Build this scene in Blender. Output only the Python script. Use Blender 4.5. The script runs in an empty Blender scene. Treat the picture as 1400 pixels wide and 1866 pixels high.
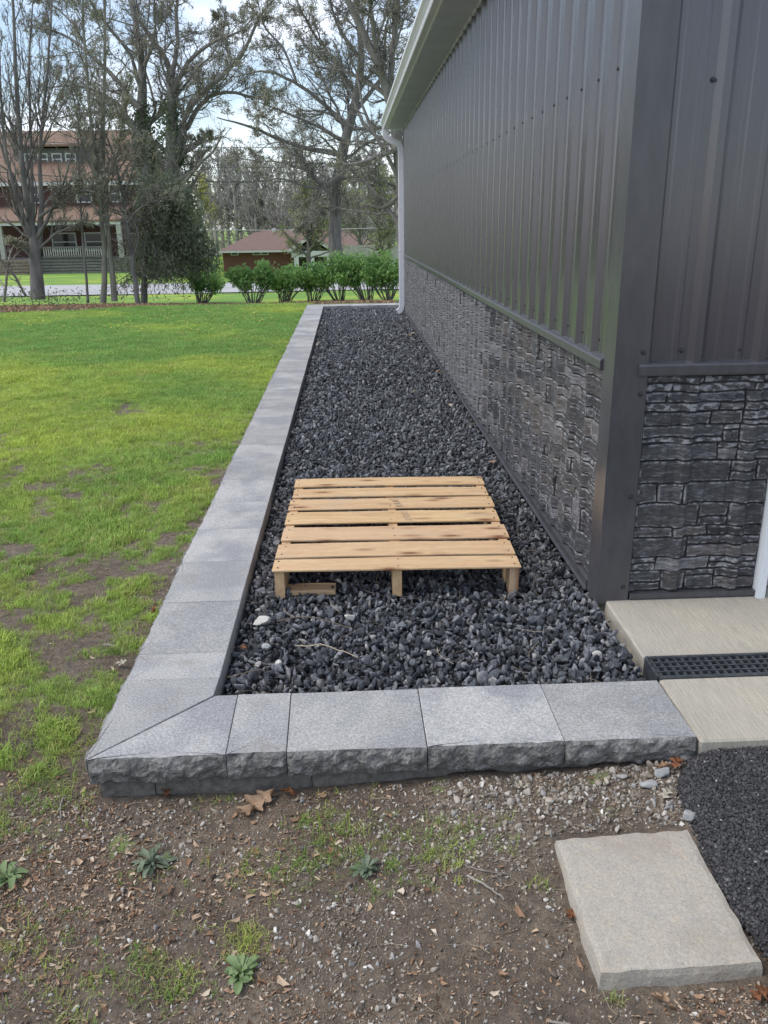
import bpy, math, random
import numpy as np
from mathutils import Matrix, Vector
random.seed(7)
rng = np.random.default_rng(11)
SC = bpy.context.scene
COL = SC.collection
R_ = math.radians

# ------------------------------------------------------------------ camera
# world: x right, y along the gravel strip away from the viewer, z up, z = 0 at the concrete apron
CAM_F, CAM_PITCH, CAM_YAW, CAM_ROLL = 1514.4, .3341, .038, -.0147
CAM_POS = np.array([0, 0, 1.377])
_cy, _sy, _cp, _sp = math.cos(CAM_YAW), math.sin(CAM_YAW), math.cos(CAM_PITCH), math.sin(CAM_PITCH)
_fw = np.array([_sy*_cp, _cy*_cp, -_sp]); _rt = np.array([_cy, -_sy, 0.]); _up = np.cross(_rt, _fw)
_r2 = math.cos(CAM_ROLL)*_rt + math.sin(CAM_ROLL)*_up
_u2 = -math.sin(CAM_ROLL)*_rt + math.cos(CAM_ROLL)*_up
cd = bpy.data.cameras.new('camera'); cam = bpy.data.objects.new('camera', cd); COL.objects.link(cam)
cam.matrix_world = Matrix(((_r2[0], _u2[0], -_fw[0], 0), (_r2[1], _u2[1], -_fw[1], 0), (_r2[2], _u2[2], -_fw[2], CAM_POS[2]), (0, 0, 0, 1)))
cd.sensor_fit = 'VERTICAL'; cd.sensor_height = 24; cd.lens = CAM_F*24/1866
cd.clip_start = .05; cd.clip_end = 3000
SC.camera = cam
SC.render.filter_size = 1.05
SC.cycles.max_bounces = 6; SC.cycles.diffuse_bounces = 3; SC.cycles.glossy_bounces = 3; SC.cycles.transmission_bounces = 3

def at(u, v, y):
    """survey helper: the place at distance y seen in the direction (u, v) of the 1400 x 1866 photograph"""
    d = _fw + _r2*(u-700)/CAM_F + _u2*(933-v)/CAM_F
    return CAM_POS + d*(y/d[1])

# ------------------------------------------------------------------ sky, sun, exposure
SUN_EL, SUN_AZ = R_(56), R_(-96)          # azimuth from +y towards +x
w = bpy.data.worlds.new('World'); SC.world = w; w.use_nodes = True
nt = w.node_tree; nt.nodes.clear()
sky = nt.nodes.new('ShaderNodeTexSky'); sky.sky_type = 'NISHITA'; sky.sun_disc = False
sky.sun_elevation = SUN_EL; sky.sun_rotation = SUN_AZ; sky.altitude = 200; sky.dust_density = 1.2
tc = nt.nodes.new('ShaderNodeTexCoord')
mp = nt.nodes.new('ShaderNodeMapping'); mp.inputs['Scale'].default_value = (1, 1, 2.2); mp.inputs['Location'].default_value = (.35, .1, .2)
nz = nt.nodes.new('ShaderNodeTexNoise'); nz.inputs['Scale'].default_value = 3.6; nz.inputs['Detail'].default_value = 7; nz.inputs['Roughness'].default_value = .55
cr = nt.nodes.new('ShaderNodeValToRGB'); cr.color_ramp.elements[0].position = .45; cr.color_ramp.elements[1].position = .66
cr.color_ramp.elements[0].color = (.08, .08, .08, 1)
mx = nt.nodes.new('ShaderNodeMix'); mx.data_type = 'RGBA'; mx.inputs[7].default_value = (7.6, 7.9, 8.5, 1)
bg = nt.nodes.new('ShaderNodeBackground'); bg.inputs['Strength'].default_value = .115
wo = nt.nodes.new('ShaderNodeOutputWorld')
L = nt.links.new
L(tc.outputs['Generated'], mp.inputs[0]); L(mp.outputs[0], nz.inputs['Vector']); L(nz.outputs['Fac'], cr.inputs[0])
L(cr.outputs[0], mx.inputs[0]); L(sky.outputs[0], mx.inputs[6]); L(mx.outputs[2], bg.inputs[0]); L(bg.outputs[0], wo.inputs[0])
sd = bpy.data.lights.new('sun', 'SUN'); sd.energy = 1.5; sd.angle = R_(32); sd.color = (1, .96, .9)
so = bpy.data.objects.new('sun', sd); COL.objects.link(so)
_sv = Vector((math.sin(SUN_AZ)*math.cos(SUN_EL), math.cos(SUN_AZ)*math.cos(SUN_EL), math.sin(SUN_EL)))
so.rotation_euler = _sv.to_track_quat('Z', 'Y').to_euler(); so.location = (0, 0, 40)
SC.view_settings.view_transform = 'Standard'; SC.view_settings.look = 'None'
SC.view_settings.exposure = 0.77; SC.view_settings.gamma = 1; SC.view_settings.use_curve_mapping = False

# ------------------------------------------------------------------ noise in python
def _h(ix, iy, s):
    n = (ix*374761393 + iy*668265263 + s*1442695041) & 0xffffffff
    n = ((n ^ (n >> 13))*1274126177) & 0xffffffff
    return ((n ^ (n >> 16)) & 0xffff)/65535.
def vn(x, y, s=0):
    x = np.asarray(x, float); y = np.asarray(y, float)
    ix = np.floor(x).astype(np.int64); iy = np.floor(y).astype(np.int64)
    fx = x-ix; fy = y-iy; fx = fx*fx*(3-2*fx); fy = fy*fy*(3-2*fy)
    a = _h(ix, iy, s); b = _h(ix+1, iy, s); c = _h(ix, iy+1, s); d = _h(ix+1, iy+1, s)
    return (a*(1-fx)+b*fx)*(1-fy)+(c*(1-fx)+d*fx)*fy
def fbm(x, y, sc, oct=4, s=0):
    t = 0; a = 1; tot = 0
    for i in range(oct):
        t = t+a*vn(np.asarray(x)*sc, np.asarray(y)*sc, s+i*17); tot += a; a *= .5; sc *= 2.03
    return t/tot
def ss(a, b, x): t = np.clip((np.asarray(x, float)-a)/(b-a), 0, 1); return t*t*(3-2*t)

# ------------------------------------------------------------------ material helpers
class G:
    def __init__(s, name):
        s.m = bpy.data.materials.new(name); s.m.use_nodes = True; s.nt = s.m.node_tree
        s.b = s.nt.nodes['Principled BSDF']; s.out = s.nt.nodes['Material Output']
        s.tc = s.nt.nodes.new('ShaderNodeTexCoord')
    def n(s, t): return s.nt.nodes.new(t)
    def l(s, a, b): s.nt.links.new(a, b)
    def coord(s, kind='Object', scale=(1, 1, 1), loc=None):
        m = s.n('ShaderNodeMapping'); m.inputs['Scale'].default_value = scale
        src = s.n('ShaderNodeNewGeometry').outputs['Position'] if kind == 'World' else s.tc.outputs[kind]
        s.l(src, m.inputs[0])
        if loc is not None: s.l(loc, m.inputs['Location'])
        return m.outputs[0]
    def rnd(s): return s.n('ShaderNodeObjectInfo').outputs['Random']
    def rndvec(s, k=37.):
        v = s.n('ShaderNodeVectorMath'); v.operation = 'SCALE'; v.inputs[0].default_value = (1, .7, 1.3)
        m = s.math('MULTIPLY', s.rnd(), k); s.l(m, v.inputs['Scale']); return v.outputs[0]
    def noise(s, sc, det=4, co=None, rough=.55, dist=0.):
        t = s.n('ShaderNodeTexNoise'); t.inputs['Scale'].default_value = sc; t.inputs['Detail'].default_value = det
        t.inputs['Roughness'].default_value = rough; t.inputs['Distortion'].default_value = dist
        if co is not None: s.l(co, t.inputs['Vector'])
        return t.outputs['Fac']
    def vor(s, sc, co=None, feat='F1', out='Distance'):
        t = s.n('ShaderNodeTexVoronoi'); t.feature = feat; t.inputs['Scale'].default_value = sc
        if co is not None: s.l(co, t.inputs['Vector'])
        return t.outputs[out]
    def ramp(s, fac, stops, interp='LINEAR'):
        r = s.n('ShaderNodeValToRGB'); e = r.color_ramp.elements; r.color_ramp.interpolation = interp
        while len(e) < len(stops): e.new(.5)
        for i, (p, c) in enumerate(stops):
            e[i].position = p
            e[i].color = (c, c, c, 1) if isinstance(c, (int, float)) else (*c, 1)
        s.l(fac, r.inputs[0]); return r.outputs[0]
    def mix(s, fac, a, b, mode='MIX'):
        m = s.n('ShaderNodeMix'); m.data_type = 'RGBA'; m.blend_type = mode
        for k, val in ((0, fac), (6, a), (7, b)):
            if isinstance(val, (int, float)): m.inputs[k].default_value = val if k == 0 else (val, val, val, 1)
            elif isinstance(val, tuple): m.inputs[k].default_value = (*val, 1)
            else: s.l(val, m.inputs[k])
        return m.outputs[2]
    def math(s, op, a, b=0.):
        m = s.n('ShaderNodeMath'); m.operation = op
        for k, val in ((0, a), (1, b)):
            if isinstance(val, (int, float)): m.inputs[k].default_value = val
            else: s.l(val, m.inputs[k])
        return m.outputs[0]
    def attr(s, name):
        a = s.n('ShaderNodeAttribute'); a.attribute_name = name; return a.outputs['Fac']
    def bump(s, h, strength=.4, dist=.01, prev=None):
        b = s.n('ShaderNodeBump'); b.inputs['Strength'].default_value = strength; b.inputs['Distance'].default_value = dist
        s.l(h, b.inputs['Height'])
        if prev is not None: s.l(prev, b.inputs['Normal'])
        return b.outputs[0]
    def done(s, col=None, rough=.7, nrm=None, metal=0., spec=.5, trans=0., coat=0.):
        def put(nm, v):
            if isinstance(v, (int, float)): s.b.inputs[nm].default_value = v
            else: s.l(v, s.b.inputs[nm])
        if isinstance(col, tuple): s.b.inputs['Base Color'].default_value = (*col, 1)
        elif col is not None: s.l(col, s.b.inputs['Base Color'])
        put('Roughness', rough); put('Metallic', metal); put('Specular IOR Level', spec)
        if coat: put('Coat Weight', coat); put('Coat Roughness', .19); put('Coat IOR', 1.65)
        if nrm is not None: s.l(nrm, s.b.inputs['Normal'])
        if trans:
            t = s.n('ShaderNodeBsdfTranslucent'); mm = s.n('ShaderNodeMixShader'); mm.inputs[0].default_value = trans
            if isinstance(col, tuple): t.inputs[0].default_value = (*col, 1)
            else: s.l(col, t.inputs[0])
            s.l(s.b.outputs[0], mm.inputs[1]); s.l(t.outputs[0], mm.inputs[2]); s.l(mm.outputs[0], s.out.inputs[0])
        return s.m

# ------------------------------------------------------------------ object helpers
def mesh(name, v, f, smooth=False, attrs=None):
    me = bpy.data.meshes.new(name)
    v = np.asarray(v, np.float64).reshape(-1, 3)
    if isinstance(f, np.ndarray):
        k = f.shape[1]; me.vertices.add(len(v)); me.vertices.foreach_set('co', v.astype(np.float32).ravel())
        me.loops.add(f.size); me.loops.foreach_set('vertex_index', f.astype(np.int32).ravel())
        me.polygons.add(len(f)); me.polygons.foreach_set('loop_start', np.arange(0, f.size, k, dtype=np.int32))
        me.update(calc_edges=True)
    else:
        me.from_pydata(v.tolist(), [], [list(map(int, q)) for q in f])
    if smooth: me.polygons.foreach_set('use_smooth', np.ones(len(me.polygons), bool))
    if attrs:
        for k, a in attrs.items():
            A = me.attributes.new(k, 'FLOAT', 'POINT'); A.data.foreach_set('value', np.asarray(a, np.float32))
    me.validate(verbose=False)
    return me
def wloc(o):
    p = Vector((0, 0, 0))
    while o is not None: p = p+o.location; o = o.parent
    return p
def link(name, me, m=None, parent=None, loc=None, label=None, cat=None, group=None, kind=None):
    o = bpy.data.objects.new(name, me); COL.objects.link(o)
    if m is not None and me is not None and len(me.materials) == 0:
        for q in (m if isinstance(m, (list, tuple)) else [m]): me.materials.append(q)
    if parent is not None: o.parent = parent
    if loc is not None: o.location = loc
    if label: o['label'] = label
    if cat: o['category'] = cat
    if group: o['group'] = group
    if kind: o['kind'] = kind
    return o
def obj(name, v, f, m, parent=None, smooth=False, attrs=None, **kw):
    """world coordinates in; stored relative to the parent"""
    v = np.asarray(v, float).reshape(-1, 3)
    if parent is not None: v = v-np.array(wloc(parent))
    elif 'org' in kw:
        org = np.array(kw.pop('org'), float); v = v-org; kw['loc'] = tuple(org)
    return link(name, mesh(name, v, f, smooth, attrs), m, parent, **kw)
def thing(name, label, cat, loc=(0, 0, 0), group=None):
    return link(name, None, None, None, tuple(float(q) for q in loc), label, cat, group)
def box(x0, x1, y0, y1, z0, z1, bev=0.):
    if bev <= 0:
        v = [(x, y, z) for z in (z0, z1) for y in (y0, y1) for x in (x0, x1)]
        f = [(0, 2, 3, 1), (4, 5, 7, 6), (0, 1, 5, 4), (1, 3, 7, 5), (3, 2, 6, 7), (2, 0, 4, 6)]
        return v, f
    b = bev; v = []; f = []
    rings = [(z0, b), (z0+b, 0), (z1-b, 0), (z1, b)]
    for z, k in rings:
        c = b if k == 0 else b*1.
        i = k
        xx0, xx1, yy0, yy1 = x0+i, x1-i, y0+i, y1-i
        v += [(xx0+c, yy0, z), (xx1-c, yy0, z), (xx1, yy0+c, z), (xx1, yy1-c, z), (xx1-c, yy1, z), (xx0+c, yy1, z), (xx0, yy1-c, z), (xx0, yy0+c, z)]
    for r in range(3):
        for i in range(8):
            j = (i+1) % 8; f.append((r*8+i, r*8+j, r*8+8+j, r*8+8+i))
    f.append(tuple(range(7, -1, -1))); f.append(tuple(range(24, 32)))
    return v, f
class MB:
    def __init__(s): s.v = []; s.f = []
    def add(s, vf):
        o = len(s.v); s.v += [tuple(q) for q in vf[0]]; s.f += [tuple(i+o for i in q) for q in vf[1]]; return s
    def box(s, *a, **k): return s.add(box(*a, **k))
    def obj(s, name, m, parent=None, **k): return obj(name, s.v, s.f, m, parent, **k)
def extrude(prof, axis, a, b, close=True, caps=True):
    """prof: list of 2-d points; axis 'y' -> (x,z) profile, 'x' -> (y,z), 'z' -> (x,y)"""
    n = len(prof); v = []
    for t in (a, b):
        for p in prof:
            v.append({'y': (p[0], t, p[1]), 'x': (t, p[0], p[1]), 'z': (p[0], p[1], t)}[axis])
    f = [(i, (i+1) % n, n+(i+1) % n, n+i) for i in range(n if close else n-1)]
    if close and caps: f += [tuple(range(n-1, -1, -1)), tuple(range(n, 2*n))]
    return v, f
def grid(nu, nv, off=0):
    i = np.arange(nu-1)[:, None]; j = np.arange(nv-1)[None, :]
    a = (i*nv+j).ravel()+off
    return np.stack([a, a+nv, a+nv+1, a+1], 1)
def tubes(P, Rr, S=5):
    """P (M,N,3) polylines, Rr (M,N) radii -> verts, quad faces"""
    M_, N_ = P.shape[:2]
    T = np.gradient(P, axis=1); T /= np.linalg.norm(T, axis=2, keepdims=True)+1e-9
    ref = np.where(np.abs(T[..., 2:3]) > .9, np.array([1., 0, 0]), np.array([0, 0, 1.]))
    A = np.cross(T, ref); A /= np.linalg.norm(A, axis=2, keepdims=True)+1e-9
    B = np.cross(T, A)
    an = np.arange(S)*2*math.pi/S
    V = P[:, :, None, :] + Rr[:, :, None, None]*(A[:, :, None, :]*np.cos(an)[:, None]+B[:, :, None, :]*np.sin(an)[:, None])
    base = (np.arange(M_)*N_*S)[:, None, None]; i = np.arange(N_-1)[None, :, None]*S; j = np.arange(S)[None, None, :]; j2 = (j+1) % S
    a = base+i+j; b = base+i+j2
    F = np.stack([a, b, b+S, a+S], -1).reshape(-1, 4)
    return V.reshape(-1, 3), F
def resample(pts, rad, n):
    pts = np.asarray(pts, float); rad = np.asarray(rad, float)
    d = np.r_[0, np.cumsum(np.linalg.norm(np.diff(pts, axis=0), axis=1))]; t = np.linspace(0, d[-1], n)
    # Catmull-like smoothing by fine linear interpolation and averaging
    q = np.stack([np.interp(t, d, pts[:, k]) for k in range(3)], 1)
    for _ in range(2): q[1:-1] = (q[:-2]+2*q[1:-1]+q[2:])/4
    return q, np.interp(t, d, rad)
def join(parts):
    V = []; F = []; o = 0
    for v, f in parts: V.append(v); F.append(f+o); o += len(v)
    return np.concatenate(V), np.concatenate(F)
def scatter(name, P, rot, scl, idx, variants, kind='stuff', label=None, cat=None):
    """one object of uncountable small pieces: geometry-node instances of a few meshes"""
    me = bpy.data.meshes.new(name); n = len(P); me.vertices.add(n); me.vertices.foreach_set('co', np.asarray(P, np.float32).ravel())
    for nm, typ, key, dat in (('rot', 'FLOAT_VECTOR', 'vector', rot), ('scl', 'FLOAT_VECTOR', 'vector', scl), ('idx', 'INT', 'value', idx)):
        A = me.attributes.new(nm, typ, 'POINT'); A.data.foreach_set(key, np.asarray(dat, np.int32 if typ == 'INT' else np.float32).ravel())
    c = bpy.data.collections.new(name+'_pieces')
    for i, (vm, mt) in enumerate(variants):
        o = bpy.data.objects.new('%s_piece_%02d' % (name, i), vm); vm.materials.append(mt); c.objects.link(o)
    g = bpy.data.node_groups.new(name, 'GeometryNodeTree')
    g.interface.new_socket('Geometry', in_out='INPUT', socket_type='NodeSocketGeometry'); g.interface.new_socket('Geometry', in_out='OUTPUT', socket_type='NodeSocketGeometry')
    gi = g.nodes.new('NodeGroupInput'); go = g.nodes.new('NodeGroupOutput')
    ci = g.nodes.new('GeometryNodeCollectionInfo'); ci.inputs['Collection'].default_value = c; ci.inputs['Separate Children'].default_value = True; ci.inputs['Reset Children'].default_value = True
    ip = g.nodes.new('GeometryNodeInstanceOnPoints'); ip.inputs['Pick Instance'].default_value = True
    def na(nm, t):
        a = g.nodes.new('GeometryNodeInputNamedAttribute'); a.data_type = t; a.inputs['Name'].default_value = nm; return a.outputs['Attribute']
    er = g.nodes.new('FunctionNodeEulerToRotation')
    g.links.new(gi.outputs[0], ip.inputs['Points']); g.links.new(ci.outputs[0], ip.inputs['Instance'])
    g.links.new(na('rot', 'FLOAT_VECTOR'), er.inputs[0]); g.links.new(er.outputs[0], ip.inputs['Rotation'])
    g.links.new(na('scl', 'FLOAT_VECTOR'), ip.inputs['Scale']); g.links.new(na('idx', 'INT'), ip.inputs['Instance Index'])
    g.links.new(ip.outputs[0], go.inputs[0])
    o = link(name, me, None, None, None, label, cat, None, kind)
    md = o.modifiers.new('pieces', 'NODES'); md.node_group = g
    return o

# ------------------------------------------------------------------ materials
M = {}
def m_concrete(name, c0, c1, scale=60., rough=.85, rand=True, bump=.25, fine=(.25, 1.6)):
    g = G(name); co = g.coord('Object', loc=g.rndvec() if rand else None)
    big = g.noise(3.6, 3, co); sp = g.noise(scale*1.5, 4, co, .75); sp2 = g.vor(scale*2.2, co)
    col = g.mix(g.ramp(big, [(.40, 0.), (.60, 1.)]), c0, c1)
    if rand: col = g.mix(g.ramp(g.rnd(), [(0, .0), (1, .55)]), col, tuple(q*.60 for q in c0))
    col = g.mix(.55, col, g.ramp(sp, [(.28, fine[0]), (.5, .95), (.72, fine[1])]), 'MULTIPLY')
    dirt_ = g.noise(7., 5, co, .7); col = g.mix(g.ramp(dirt_, [(.56, 0.), (.72, .42)]), col, (.20, .175, .145))
    spot = g.ramp(g.vor(26., co), [(.0, 0.), (.035, 0.), (.06, 1.)])
    col = g.mix(g.math('MULTIPLY', g.math('SUBTRACT', 1., spot), .7), col, (.03, .03, .032))
    h = g.math('ADD', g.math('MULTIPLY', sp, .7), g.math('MULTIPLY', sp2, .5))
    return g.done(col, rough, g.bump(h, bump, .004))
M['cap'] = m_concrete('cap_concrete', (.415, .408, .398), (.265, .267, .282), 95., fine=(.2, 2.0))
g = G('split_face'); co = g.coord('Object', loc=g.rndvec()); n1 = g.noise(28, 6, co, .7); n2 = g.noise(160, 4, co, .7)
col = g.mix(.7, g.ramp(n1, [(.3, (.065, .062, .058)), (.5, (.165, .16, .152)), (.7, (.34, .33, .315))]), g.ramp(n2, [(.35, .45), (.62, 1.35)]), 'MULTIPLY')
M['split'] = g.done(col, .9, g.bump(g.math('ADD', n1, g.math('MULTIPLY', n2, .4)), .9, .012))
g = G('damp_block'); co = g.coord('Object'); n1 = g.noise(45, 6, co, .7)
M['block'] = g.done(g.ramp(n1, [(.3, (.075, .07, .062)), (.7, (.19, .178, .16))]), .95, g.bump(n1, .7, .01))

g = G('apron_concrete'); co = g.coord('World'); st = g.noise(1., 5, g.coord('World', (260, 9, 20)), .6); big = g.noise(2.6, 5, co); sp = g.noise(420, 3, co, .7)
col = g.mix(g.ramp(big, [(.3, 0.), (.7, 1.)]), (.55, .50, .405), (.43, .40, .34))
col = g.mix(.6, col, g.ramp(st, [(.3, .58), (.7, 1.25)]), 'MULTIPLY'); col = g.mix(.5, col, g.ramp(sp, [(.3, .6), (.7, 1.3)]), 'MULTIPLY')
M['apron'] = g.done(col, .88, g.bump(g.math('ADD', st, sp), .8, .005))
g = G('paver_stone'); co = g.coord('Object'); big = g.noise(22, 6, co, .7); sp = g.noise(170, 5, co, .75); pit = g.noise(55, 5, co, .7)
col = g.mix(g.ramp(big, [(.35, 0.), (.65, 1.)]), (.43, .38, .31), (.38, .355, .315)); col = g.mix(.6, col, g.ramp(sp, [(.3, .55), (.7, 1.35)]), 'MULTIPLY')
col = g.mix(g.ramp(pit, [(.66, 0.), (.74, .5)]), col, (.26, .17, .10)); sp3 = g.ramp(g.vor(34., co), [(0., .8), (.05, .6), (.09, 0.)]); col = g.mix(sp3, col, (.16, .13, .10)); st3 = g.noise(5, 4, co, .6); col = g.mix(g.ramp(st3, [(.5, 0.), (.7, .5)]), col, (.30, .25, .195))
M['paver'] = g.done(col, .9, g.bump(g.math('ADD', pit, g.math('MULTIPLY', sp, .5)), .6, .008))

g = G('asphalt'); co = g.coord('World'); v = g.vor(90, co); n1 = g.noise(200, 4, co, .7)
M['asphalt'] = g.done(g.ramp(n1, [(.3, (.014, .014, .0155)), (.7, (.045, .044, .047))]), .8, g.bump(v, .9, .012))
g = G('asphalt_stone'); rn = g.rnd()
M['asphalt_stone'] = g.done(g.ramp(rn, [(0, (.020, .0195, .022)), (.7, (.044, .043, .046)), (.985, (.07, .068, .068)), (1, (.4, .4, .39))]), .62)
g = G('road'); co = g.coord('World'); n1 = g.noise(2.2, 5, co); n2 = g.noise(.5, 3, g.coord('World', (.4, 4, 1)))
col = g.mix(g.ramp(n2, [(.45, 0.), (.62, 1.)]), (.50, .495, .50), (.40, .40, .405)); M['road'] = g.done(g.mix(.3, col, n1, 'MULTIPLY'), .9)

# siding paint: charcoal, satin, slightly oily flatness
g = G('charcoal_paint'); co = g.coord('World'); n1 = g.noise(1.4, 4, g.coord('World', (3, 3, .6))); n2 = g.noise(700, 2, co, .6); dust = g.noise(6, 6, g.coord('World', (9, 9, .8)), .6)
col = g.mix(g.ramp(dust, [(.3, 0.), (.8, .5)]), (.047, .044, .055), (.070, .067, .080))
M['siding'] = g.done(g.mix(.3, col, g.ramp(n2, [(.3, .7), (.7, 1.2)]), 'MULTIPLY'), g.ramp(n1, [(.3, .23), (.7, .30)]), g.bump(g.noise(5, 2, g.coord('World', (1, 1, .3))), .05, .01), spec=.65, coat=.65)
M['trim'] = g.m
g = G('trim_paint'); n1 = g.noise(30, 4, g.coord('World', (1, 1, .3))); M['trim'] = g.done(g.ramp(n1, [(.3, (.050, .049, .056)), (.7, (.072, .071, .078))]), .34, coat=.4)
g = G('screw_paint'); M['screw'] = g.done((.03, .03, .033), .35)
# printed stone faces
g = G('ledge_stone'); co = g.coord('Object', (1, 1, 1), g.rndvec(13.)); wv = g.noise(1., 6, g.coord('Object', (16, 16, 70), g.rndvec(13.)), .65, 1.2); n2 = g.noise(130, 4, co, .7)
rn = g.rnd(); base = g.ramp(rn, [(0, (.026, .026, .030)), (.3, (.064, .063, .069)), (.6, (.044, .045, .050)), (.85, (.082, .073, .069)), (1, (.14, .138, .147))])
col = g.mix(.8, base, g.ramp(wv, [(.28, .25), (.5, 1.), (.72, 2.3)]), 'MULTIPLY')
col = g.mix(g.ramp(g.math('ADD', wv, g.math('MULTIPLY', n2, .35)), [(.72, 0.), (.95, .6)]), col, (.27, .268, .285))
edge = g.math('MULTIPLY', g.attr('rim'), g.ramp(g.noise(1., 3, g.coord('Object', (40, 40, 60), g.rndvec(13.))), [(.47, .0), (.60, 1.)]))
col = g.mix(edge, col, (.31, .308, .32)); col = g.mix(g.math('MULTIPLY', g.attr('gap'), .9), col, (.012, .012, .013))
M['stone'] = g.done(col, .55, g.bump(g.math('ADD', wv, g.math('MULTIPLY', n2, .3)), .7, .008))
g = G('panel_back'); M['panel_back'] = g.done((.014, .014, .016), .6)

g = G('soffit_metal'); n1 = g.noise(3, 3, g.coord('World')); M['soffit'] = g.done(g.ramp(n1, [(.3, (.60, .58, .74)), (.7, (.70, .68, .84))]), .55)
g = G('gutter_white'); n1 = g.noise(5, 4, g.coord('World', (3, 1, 3))); M['gutter'] = g.done(g.ramp(n1, [(.3, (.77, .75, .81)), (.7, (.85, .83, .88))]), .35, spec=.5)
g = G('roof_metal'); M['roofmetal'] = g.done((.05, .05, .055), .4)
g = G('door_white'); M['white'] = g.done(g.ramp(g.noise(20, 3), [(.3, (.68, .72, .76)), (.7, (.78, .80, .82))]), .45)
g = G('door_grey'); M['doorgrey'] = g.done(g.ramp(g.noise(60, 4), [(.3, (.27, .26, .27)), (.7, (.36, .345, .35))]), .6)

# gravel
g = G('black_gravel'); rn = g.rnd(); co = g.coord('Object', loc=g.rndvec(19.)); n1 = g.noise(2.2, 5, co, .65)
c0 = g.ramp(rn, [(0, (.026, .028, .035)), (.35, (.074, .080, .093)), (.62, (.14, .148, .168)), (.82, (.22, .23, .25)), (.94, (.32, .325, .34)), (.988, (.34, .325, .31)), (1, (.55, .53, .50))])
col = g.mix(.75, c0, g.ramp(n1, [(.3, .40), (.55, 1.), (.75, 2.3)]), 'MULTIPLY')
M['gravel'] = g.done(col, g.ramp(n1, [(.3, .38), (.7, .62)]), g.bump(g.noise(7, 4, co, .7), .5, .15), spec=.5)
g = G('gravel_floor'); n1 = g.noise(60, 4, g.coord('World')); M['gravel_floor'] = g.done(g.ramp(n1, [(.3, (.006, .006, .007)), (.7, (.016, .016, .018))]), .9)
g = G('pebble'); rn = g.rnd(); co = g.coord('Object', loc=g.rndvec(19.))
col = g.ramp(rn, [(0, (.12, .095, .072)), (.3, (.21, .17, .13)), (.55, (.29, .25, .20)), (.7, (.26, .255, .25)), (.85, (.40, .35, .29)), (.96, (.50, .47, .43)), (1, (.66, .63, .58))])
M['pebble'] = g.done(g.mix(.5, col, g.ramp(g.noise(3, 4, co), [(.3, .6), (.7, 1.3)]), 'MULTIPLY'), .75)
g = G('grey_rock'); co = g.coord('Object'); n1 = g.noise(60, 5, co, .65)
M['rock'] = g.done(g.ramp(n1, [(.3, (.30, .30, .30)), (.6, (.48, .48, .475)), (.75, (.66, .66, .65))]), .8, g.bump(n1, .6, .006))
g = G('pale_rock'); n1 = g.noise(50, 4, g.coord('Object')); M['pale_rock'] = g.done(g.ramp(n1, [(.3, (.42, .40, .36)), (.7, (.64, .61, .56))]), .8, g.bump(n1, .4, .005))
g = G('litter'); rn = g.rnd()
M['litter'] = g.done(g.ramp(rn, [(0, (.10, .055, .03)), (.3, (.22, .12, .068)), (.55, (.33, .20, .12)), (.8, (.47, .34, .23)), (1, (.62, .53, .41))]), .8, trans=.15)
g = G('straw'); rn = g.rnd(); M['straw'] = g.done(g.ramp(rn, [(0, (.09, .065, .045)), (.5, (.22, .17, .12)), (1, (.46, .38, .27))]), .8)
g = G('oak_leaf'); co = g.coord('Object'); n1 = g.noise(60, 5, co); M['oakleaf'] = g.done(g.ramp(n1, [(.3, (.26, .165, .10)), (.7, (.44, .30, .195))]), .7, g.bump(n1, .4, .003), trans=.15)
g = G('rust_leaf'); co = g.coord('Object'); n1 = g.noise(60, 5, co); M['rustleaf'] = g.done(g.ramp(n1, [(.3, (.14, .05, .02)), (.7, (.30, .13, .06))]), .7, trans=.15)
g = G('pale_leaf'); co = g.coord('Object'); n1 = g.noise(60, 5, co); M['paleleaf'] = g.done(g.ramp(n1, [(.3, (.34, .30, .23)), (.7, (.50, .46, .38))]), .75, trans=.15)

# wood: boards run along local x
g = G('pallet_wood'); rv = g.rndvec(23.); co = g.coord('Object', (1.4, 14, 14), rv)
gr = g.noise(1.6, 6, co, .6, .8); fine = g.noise(9, 5, g.coord('Object', (2.2, 60, 60), rv), .6); kn = g.vor(1., g.coord('Object', (4.2, 13, 1), rv))
blotch = g.noise(1.3, 3, g.coord('Object', (3, 9, 1), rv))
col = g.mix(g.ramp(gr, [(.34, 0.), (.66, 1.)]), (.64, .455, .245), (.50, .31, .15))
col = g.mix(g.ramp(g.rnd(), [(0, 0.), (1, .6)]), col, (.56, .37, .235))
col = g.mix(.55, col, g.ramp(fine, [(.3, .45), (.52, 1.), (.7, 1.25)]), 'MULTIPLY')
col = g.mix(g.ramp(blotch, [(.55, 0.), (.75, .4)]), col, (.42, .36, .28))
col = g.mix(g.ramp(kn, [(0., .95), (.10, .9), (.15, .5), (.30, 0.)]), col, (.17, .06, .022))
M['wood'] = g.done(col, .75, g.bump(g.math('ADD', gr, fine), .35, .004))
g = G('stamp_ink'); M['ink'] = g.done((.40, .29, .19), .85)
g = G('nail'); M['nail'] = g.done((.05, .035, .03), .6)

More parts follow.
